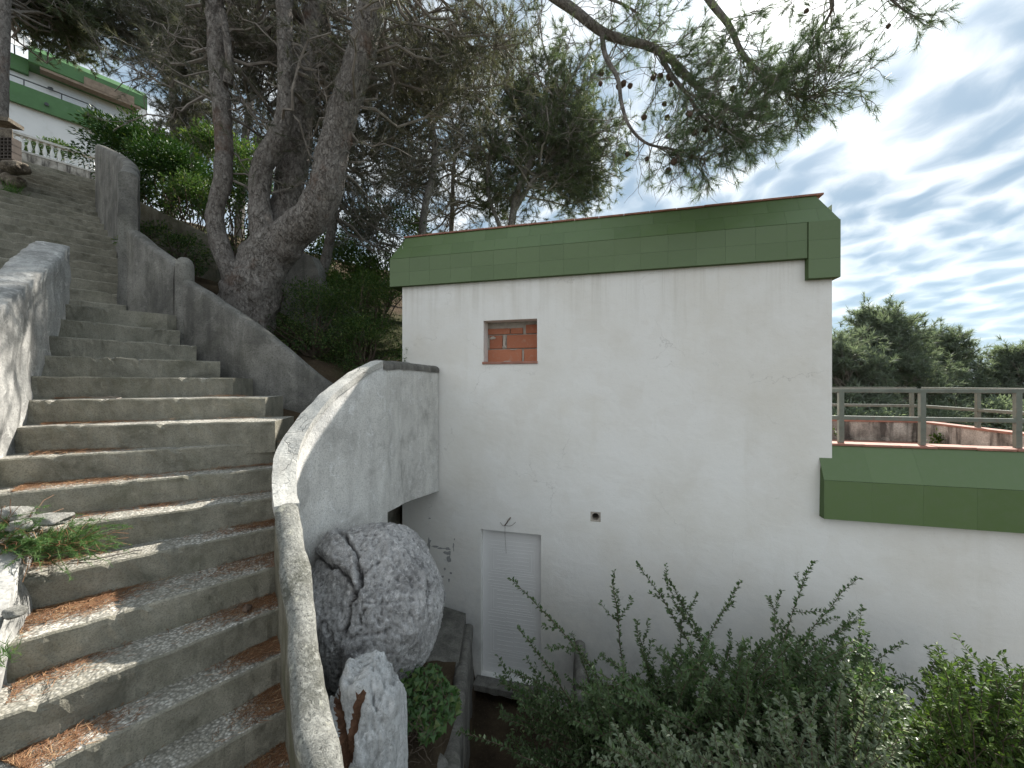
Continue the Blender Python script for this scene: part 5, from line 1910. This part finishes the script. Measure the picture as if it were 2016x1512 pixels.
def litter():
    r = np.random.default_rng(89)
    mb = MB()
    patches = []
    for k in range(1, 14):
        patches.append((k, 0.12, 0.80, 0.11, 0.18, 240))
        if k <= 3:
            patches.append((k, 0.9, 0.8, 0.10, 0.2, 150))
    patches += [(4, 0.10, 0.55, 0.14, 0.3, 900), (3, 0.10, 0.6, 0.12, 0.3, 600), (2, 0.15, 0.8, 0.2, 0.2, 350), (5, 0.32, 0.85, 0.07, 0.2, 250), (7, 0.16, 0.75, 0.16, 0.26, 1500), (6, 0.12, 0.8, 0.08, 0.2, 500),
                (8, 0.04, 0.75, 0.07, 0.25, 420), (9, 0.10, 0.55, 0.12, 0.3, 800), (4, 0.70, 0.85, 0.2, 0.2, 450), (5, 0.72, 0.8, 0.16, 0.25, 500)]
    for k in range(6, 14):
        patches.append((k, 0.86, 0.62, 0.13, 0.25, 1500))
        patches.append((k, 0.97, 0.5, 0.07, 0.4, 900))
    for k, f0, g0, sf, sg, n in patches:
        n = int(n * r.uniform(0.25, 1.25))
        f0, sf = f0 + r.normal(0, 0.035), sf * r.uniform(0.6, 1.2)
        f = np.clip(r.normal(f0, sf, n), 0.0, 1.0)
        g = np.clip(r.normal(g0, sg, n), 0.05, 0.97)
        for i in range(n):
            c = tread_point(k, f[i], g[i])
            a = r.uniform(0, math.pi)
            L = r.uniform(0.03, 0.075)
            d = np.array([math.cos(a), math.sin(a), r.normal(0, 0.10)]) * L
            c[2] += 0.004 + abs(r.normal(0, 0.006))
            s = np.array([-math.sin(a), math.cos(a), 0.3]) * 0.0013
            mb.v.append(np.array([c - s, c + s, c + d]))
            mb.f.append(np.array([[0, 1, 2]]) + mb.nv)
            mb.m.append(np.zeros(1, int))
            mb.nv += 3
    tag(mb.build("needle_litter", LITTER), "brown fallen pine needles gathered on the treads", kind='stuff')
    # crooked twigs on the treads
    spots = [((140, 1105), (280, 1085), 2.05, "crooked dry twig lying along a sunlit tread beside the weed"), ((232, 1000), (262, 988), 2.45, "short hooked twig at the back of a sunlit tread above the weed"),
             ((178, 780), (228, 786), 3.0, "grey dry twig at the back of a higher tread near the stained parapet"), ((75, 938), (110, 944), 2.35, "dark rotten twig among needles by the stained parapet")]
    for (u0, v0), (u1, v1), Y, lab in spots:
        a, b = P(u0, v0, Y), P(u1, v1, Y)
        k = min(NOSE, key=lambda q: abs(STEPZ(q) - (a[2] + b[2]) / 2))
        zz = STEPZ(k) + 0.010
        sc = zz / a[2]
        a = a * sc
        b = b * (zz / b[2])
        mb = MB()
        q = wiggle(a, b, 10, 0.16, r)
        q[:, 2] = zz + np.abs(r.normal(0, 0.004, 10))
        mb.tube(q, np.linspace(0.006, 0.003, 10), 5)
        tag(mb.build("twig", TWIG, smooth=True), lab, "twig", "twigs on the steps")
    me = cone_mesh()
    o = bpy.data.objects.new("fallen_pine_cone", me)
    COL.objects.link(o)
    pc = tread_point(8, 0.80, 0.55)
    o.location = (pc[0], pc[1], pc[2] + 0.022)
    o.rotation_euler = (1.5, 0.2, 0.7)
    o.scale = (0.8, 0.8, 0.8)
    tag(o, "fallen pine cone among brown needles on a shaded tread", "pine cone")


litter()


def weed():
    r = np.random.default_rng(97)
    wd, fo, dry = MB(), MB(), MB()
    base = np.array([P(20, 1085, 1.93), P(60, 1085, 1.95), P(110, 1080, 1.98), P(150, 1075, 2.0), P(-20, 1060, 1.9)])
    for _ in range(130):
        b = base[r.integers(5)] + r.normal(0, 0.03, 3) * np.array([1, 1, 0.4])
        d = unit(np.array([r.normal(0.45, 0.6), r.normal(-0.05, 0.4), r.uniform(0.25, 1.0)]))
        L = r.uniform(0.10, 0.30)
        q = wiggle(b, b + d * L, 8, 0.08, r)
        q[:, 2] -= np.linspace(0, 1, 8) ** 2 * L * 0.45
        q[:, 0] += np.linspace(0, 1, 8) ** 2 * L * 0.25
        wd.tube(q, np.linspace(0.0022, 0.001, 8), 3, cap=False)
        t = r.random(26) * 6.9
        i = t.astype(int)
        c = q[i] * (1 - (t - i))[:, None] + q[np.minimum(i + 1, 7)] * (t - i)[:, None]
        tan = unit(q[np.minimum(i + 1, 7)] - q[i] + 1e-6)
        tufts(fo, c, tan + r.normal(0, 0.5, (26, 3)), 4, 0.030, 0.0022, 0.8, r)
    for _ in range(120):
        b = base[r.integers(5)] + r.normal(0, 0.04, 3) * np.array([1, 1, 0.3])
        d = unit(np.array([r.normal(0.2, 0.8), r.normal(-0.1, 0.5), r.uniform(-0.1, 0.5)]))
        dry.tube(wiggle(b, b + d * r.uniform(0.1, 0.28), 6, 0.12, r, -0.05), 0.0014, 3, cap=False)
    root = thing("weed", tuple(base[2]), "feathery green weed growing over the gap in the parapet beside the steps", "weed")
    fo.build("foliage", WEED, root)
    tag(wd.build("stems", WEED, root), kind='stuff')
    tag(dry.build("dry_stalks", LITTER, root), kind='stuff')
    # a few more blades at the foot of the stub
    mb = MB()
    c = P(5, 1290, 1.55) + r.normal(0, 0.02, (30, 3))
    tufts(mb, c, np.array([0.2, -0.1, 1.0]) + r.normal(0, 0.3, (30, 3)), 5, 0.05, 0.003, 0.5, r)
    tag(mb.build("weed", WEED), "small green weed at the foot of the broken stub", "weed")
    # succulent on the terrace parapet
    mb = MB()
    for u, v, n in ((1848, 862, 60), (1838, 872, 40), (1856, 872, 40), (1800, 836, 30), (1646, 850, 20)):
        Yp = 6.0 if u > 1820 else 6.5
        c = P(u, v, Yp) + r.normal(0, 0.035, (n, 3))
        leaves(mb, c, r.normal(0, 1, (n, 3)), r.normal(0, 1, (n, 3)), 0.05, 0.03, r)
    tag(mb.build("wall_plant", JUNI), "small yellow green plants rooted in the mouldy terrace parapet", kind='stuff')


weed()


# ------------------------------------------------------------------ up the slope: far house, balustrade, garden walls
def far_house():
    e = np.array([0.64, 0.77, 0.0]) / math.hypot(0.64, 0.77)
    nr = np.array([e[1], -e[0], 0.0])
    o0 = np.array([-22.0, 17.3, 0.0])
    ax = np.stack([e, nr, UPZ])

    def q(s, b, z):
        return o0 + e * s + nr * b + UPZ * z
    H = thing("far_house", tuple(q(0, -3, 8)), "white house with green bands and a balcony, up the slope above the stairs", "house")

    def bx(name, s0, s1, b0, b1, z0, z1, m, parent=H):
        mb = MB()
        mb.box(q((s0 + s1) / 2, (b0 + b1) / 2, (z0 + z1) / 2), ((s1 - s0) / 2, abs(b1 - b0) / 2, (z1 - z0) / 2), ax)
        return mb.build(name, m, parent)
    bx("upper_wall", -3.5, 3.55, -7.0, -0.75, 12.95, 15.0, FARWALL)
    bx("lower_wall", -6.0, 1.9, -7.0, -0.12, 7.0, 12.62, FARWALL)
    bx("lower_wall", 1.95, 4.0, -7.0, -1.0, 7.0, 12.9, FARWALL)
    bx("balcony_floor", -6.0, 2.0, -0.75, -0.02, 12.64, 12.80, FARWALL)
    bx("balcony_band", -6.0, 2.05, -0.02, 0.10, 12.58, 13.45, GREEN_PAINT)
    mb = MB()     # band end, tapered
    V = [q(2.052, 0.1, 12.58), q(2.052, 0.1, 13.45), q(2.30, -0.25, 13.1), q(2.30, -0.25, 12.60), q(2.052, -0.4, 12.58), q(2.052, -0.4, 13.45)]
    mb.add(V, [[0, 1, 2, 3]])
    mb.add(V, [[1, 5, 2], [0, 3, 4]])
    mb.build("balcony_end", GREEN_PAINT, H)
    # roof: main green band, lower set back one
    mb = MB()
    s0, s1 = 0.02, 3.95
    pr = [(0.0, 14.62), (0.05, 14.68), (0.05, 15.25), (-0.28, 15.62), (-7.0, 15.62), (-7.0, 14.62)]
    n = len(pr)
    V = [q(s0, b, z) for b, z in pr] + [q(s1, b, z) for b, z in pr]
    mb.add(V, [[i, (i + 1) % n, n + (i + 1) % n, n + i] for i in range(n)])
    mb.add(V[:n], [list(range(n))[::-1]])
    mb.add(V[n:], [list(range(n))])
    mb.build("roof_band", GREEN_PAINT, H)
    bx("roof_band", -6.0, 0.015, -7.0, -0.55, 14.35, 15.05, GREEN_PAINT)
    bx("broken_cornice", 0.35, 3.7, -0.35, 0.062, 14.50, 14.617, BROWNSTUC)
    bx("broken_cornice", 1.7, 3.45, 0.052, 0.075, 14.62, 15.0, BROWNSTUC)
    bx("end_pillar", 3.56, 3.93, -0.7, -0.02, 12.6, 14.60, STUCCO)
    # windows: shutters and mullions
    f = bx("window", 0.95, 2.0, -0.752, -0.72, 13.0, 14.35, SHUTTER)
    bx("pane", 1.0, 1.95, -0.719, -0.712, 13.35, 13.62, GLASS, f)
    for i in range(6):
        z = 13.68 + i * 0.11
        bx("slat", 1.0, 1.95, -0.719, -0.708, z, z + 0.10, SHUTTER, f)
    f = bx("window", 2.12, 3.45, -0.752, -0.72, 13.0, 14.35, SHUTTER)
    for i in range(11):
        z = 13.05 + i * 0.115
        bx("slat", 2.18, 3.40, -0.719, -0.708, z, z + 0.105, SHUTTER, f)
    # spot light and waste pipe mouth
    mb = MB()
    mb.tube([q(0.62, -0.72, 14.15), q(0.62, -0.60, 14.12), q(0.70, -0.52, 14.08)], [0.05, 0.055, 0.07], 10)
    mb.build("wall_lamp", DARKMETAL, H)
    mb = MB()
    mb.tube([q(0.55, 0.08, 12.95), q(0.55, 0.22, 12.93)], 0.07, 10)
    mb.build("spout", DARKMETAL, H)
    # balcony rail
    r_ = MB()
    r_.tube([q(-5, 0.03, 13.75), q(2.0, 0.03, 13.75), q(2.35, -0.5, 13.75), q(3.4, -0.6, 13.75)], 0.028, 6)
    rl = r_.build("balcony_rail", DARKMETAL, H)
    for s in (-1.2, -0.1, 1.0, 1.95):
        mb = MB()
        mb.tube([q(s, 0.03, 13.44), q(s, 0.03, 13.74)], 0.024, 6)
        mb.build("rail_post", DARKMETAL, rl)
    # satellite dish on the roof edge
    d = thing("satellite_dish", tuple(q(-0.35, -0.7, 15.05)), "white oval satellite dish on the roof of the far house", "satellite dish")
    mb = MB()
    c = q(-0.38, -0.25, 15.62)
    axd = unit(np.array([0.75, -0.55, 0.35]))
    x = unit(np.cross(axd, UPZ))
    y = np.cross(x, axd)
    n = 24
    V = []
    for i, (rr, dp) in enumerate(((0.02, 0.0), (0.25, 0.02), (0.42, 0.06), (0.52, 0.10), (0.52, 0.085), (0.25, 0.0), (0.02, -0.02))):
        for j in range(n):
            a = 2 * math.pi * j / n
            V.append(c + x * rr * math.cos(a) + y * rr * 1.08 * math.sin(a) + axd * dp)
    mb.add(V, [[i * n + j, i * n + (j + 1) % n, (i + 1) * n + (j + 1) % n, (i + 1) * n + j] for i in range(6) for j in range(n)])
    mb.build("reflector", PLASTIC, d, smooth=True)
    mb = MB()
    mb.tube([c - y * 0.5 + axd * 0.1, c + axd * 0.5 - y * 0.15], 0.012, 6)
    mb.tube([c - axd * 0.03, c - axd * 0.15 - UPZ * 0.1, q(-0.38, -0.8, 15.0)], 0.025, 6)
    mb.build("mount_arm", DARKMETAL, d)
    # aerial with light rods
    a_ = thing("roof_aerial", tuple(q(-0.2, -1.5, 15.05)), "slanting roof aerial with pale rods above the satellite dish", "aerial")
    mb = MB()
    b0 = P(15, 25, 16.8)
    b1 = P(94, 84, 17.0)
    mb.tube([b0, b1], 0.016, 6)
    mb.build("boom", DARKMETAL, a_)
    for o_, t0, t1 in ((np.array([0, 0, 0.09]), 0.45, 0.97), (np.array([0.05, 0, -0.05]), 0.5, 0.95), (np.array([0, 0, 0.02]), 0.5, 1.0)):
        mb = MB()
        mb.tube([b0 * (1 - t0) + b1 * t0 + o_, b0 * (1 - t1) + b1 * t1 + o_], 0.015, 5)
        mb.build("rod", PLASTIC, a_)
    mb = MB()
    mid = b0 * 0.6 + b1 * 0.4
    mb.tube([mid, mid - UPZ * 1.3], 0.018, 6)
    mb.build("mast", DARKMETAL, a_)

    # balustrade of the terrace before it
    bo = P(36, 318, 15.0)
    B = thing("balustrade", tuple(bo), "white balustrade with turned balusters at the head of the stairs below the far house", "balustrade")

    def q2(s, b, z):
        return np.array([bo[0], bo[1], 0]) + e * s + nr * b + UPZ * z
    L = 3.4
    for nm, z0, z1, t in (("base_wall", 8.15, 9.14, 0.10), ("bottom_rail", 9.143, 9.22, 0.12), ("hand_rail", 9.79, 9.88, 0.12)):
        mb = MB()
        mb.box(q2(L / 2 - 1.2, 0, (z0 + z1) / 2), (L / 2, t, (z1 - z0) / 2), ax)
        mb.build(nm, CONC_INNER if nm != "base_wall" else TERR_WHITE, B)
    prof = [(0.0, 0.06), (0.04, 0.06), (0.05, 0.035), (0.10, 0.05), (0.20, 0.068), (0.30, 0.055), (0.42, 0.030), (0.47, 0.028), (0.50, 0.045), (0.53, 0.055), (0.57, 0.055)]
    mb = MB()
    n = 12
    V = [(rr * math.cos(2 * math.pi * j / n), rr * math.sin(2 * math.pi * j / n), z) for z, rr in prof for j in range(n)]
    mb.add(V, [[i * n + j, i * n + (j + 1) % n, (i + 1) * n + (j + 1) % n, (i + 1) * n + j] for i in range(len(prof) - 1) for j in range(n)])
    ob = mb.build("baluster", PLASTIC, smooth=True)
    me = ob.data
    bpy.data.objects.remove(ob)
    for i in range(17):
        o = bpy.data.objects.new("baluster", me)
        COL.objects.link(o)
        o.parent = B
        o.location = Vector(q2(-1.05 + i * 0.19, 0, 9.22)) - B.location


far_house()


def old_wall():
    """ruined pillar of rubble and hollow bricks on the outer side of the upper flight"""
    r = np.random.default_rng(101)
    d = unit(np.array([-0.75, 0.66]))
    w = thing("ruined_pillar", tuple(P(18, 430, 6.0)), "crumbling pillar of rubble and hollow bricks at the outer side of the upper flight", "wall")
    mb = MB()
    mb.prism([P(-60, 0, 6.2)[:2], P(24, 0, 6.1)[:2], P(28, 0, 6.5)[:2], P(-60, 0, 6.6)[:2]], 2.0, 4.10)
    mb.build("core", ROCKB, w)
    for i in range(34):
        v = r.uniform(255, 420)
        u = r.uniform(-30, 32)
        if 275 < v < 318 and 8 < u < 28:
            continue
        c = P(u, v, 6.08 + r.uniform(-0.05, 0.03))
        rock("stone", c, (r.uniform(0.06, 0.13), 0.08, r.uniform(0.05, 0.10)), 40 + i, ROCKB, None, sub=3, flat=0.25, parent=w)
    for v in (282, 296, 310):
        c = P(21, v, 6.02)
        mb = MB()
        h = 0.052
        xs = np.linspace(-0.09, 0.09, 4)
        for x in xs:
            mb.box(c + np.array([x, 0, 0]), (0.007, 0.06, h))
        for z in (-h, 0, h):
            mb.box(c + np.array([0, 0.001, z]), (0.096, 0.06, 0.007))
        mb.box(c + np.array([0, 0.055, 0]), (0.09, 0.004, h))
        mb.build("hollow_brick", OLDBRICK, w)
    mb = MB()
    mb.box(P(2, 240, 6.15), (0.20, 0.12, 0.03), np.array([[0.98, 0.2, -0.05], [-0.2, 0.98, 0], [0.05, 0, 1]]))
    mb.build("cap_slab", ROCKB, w)
    c = P(30, 330, 5.9)
    rock("stone", c, (0.16, 0.12, 0.09), 91, ROCKB, None, sub=4, flat=0.2, parent=w)
    # dry grass at its foot
    mb = MB()
    c = P(28, 385, 5.95) + r.normal(0, 0.05, (40, 3))
    tufts(mb, c, np.array([0.5, -0.2, 0.3]) + r.normal(0, 0.4, (40, 3)), 5, 0.22, 0.008, 0.5, r)
    tag(mb.build("dry_grass", WEED), "tuft of yellowish grass at the foot of the ruined pillar", "grass tuft")
    # slanting garden wall behind the middle parapet
    w = thing("garden_wall", (-6.2, 7.0, 2.6), "sloping grey garden wall behind the upper parapet, under the green shrub", "wall")
    a, b = P(250, 385, 6.6), P(430, 470, 6.9)
    wall_mesh([(a[0], a[1], a[2], 1.0), (*((a + b) / 2)[:2], (a[2] + b[2]) / 2, 0.8), (b[0], b[1], b[2], 0.6)], 0.16, True, rows=6).build("wall_body", MOSSY, w, smooth=True)
    # rounded concrete parapet end behind the forked pine
    w = thing("rounded_parapet", tuple(P(600, 560, 6.6)), "round topped concrete wall end behind the forked pine", "wall")
    mb = MB()
    c = P(595, 560, 6.6)
    k = 6.6 / F
    pts = [(-60, -40), (-42, 20), (-24, 52), (0, 64), (18, 56), (30, 30), (36, 0), (70, -28), (110, -60)]
    fr = [c + np.array([x * k, 0, y * k]) for x, y in pts] + [c + np.array([110 * k, 0, -1.0]), c + np.array([-60 * k, 0, -1.0])]
    bk = [p + np.array([0.05, 0.16, 0]) for p in fr]
    n = len(fr)
    mb.add(fr + bk, [[i, (i + 1) % n, n + (i + 1) % n, n + i][::-1] for i in range(n)])
    mb.add(fr, [list(range(n))[::-1]])
    mb.add(bk, [list(range(n))])
    bevel(mb.build("wall_body", CONC_GREY, w), 0.02, 2)


old_wall()
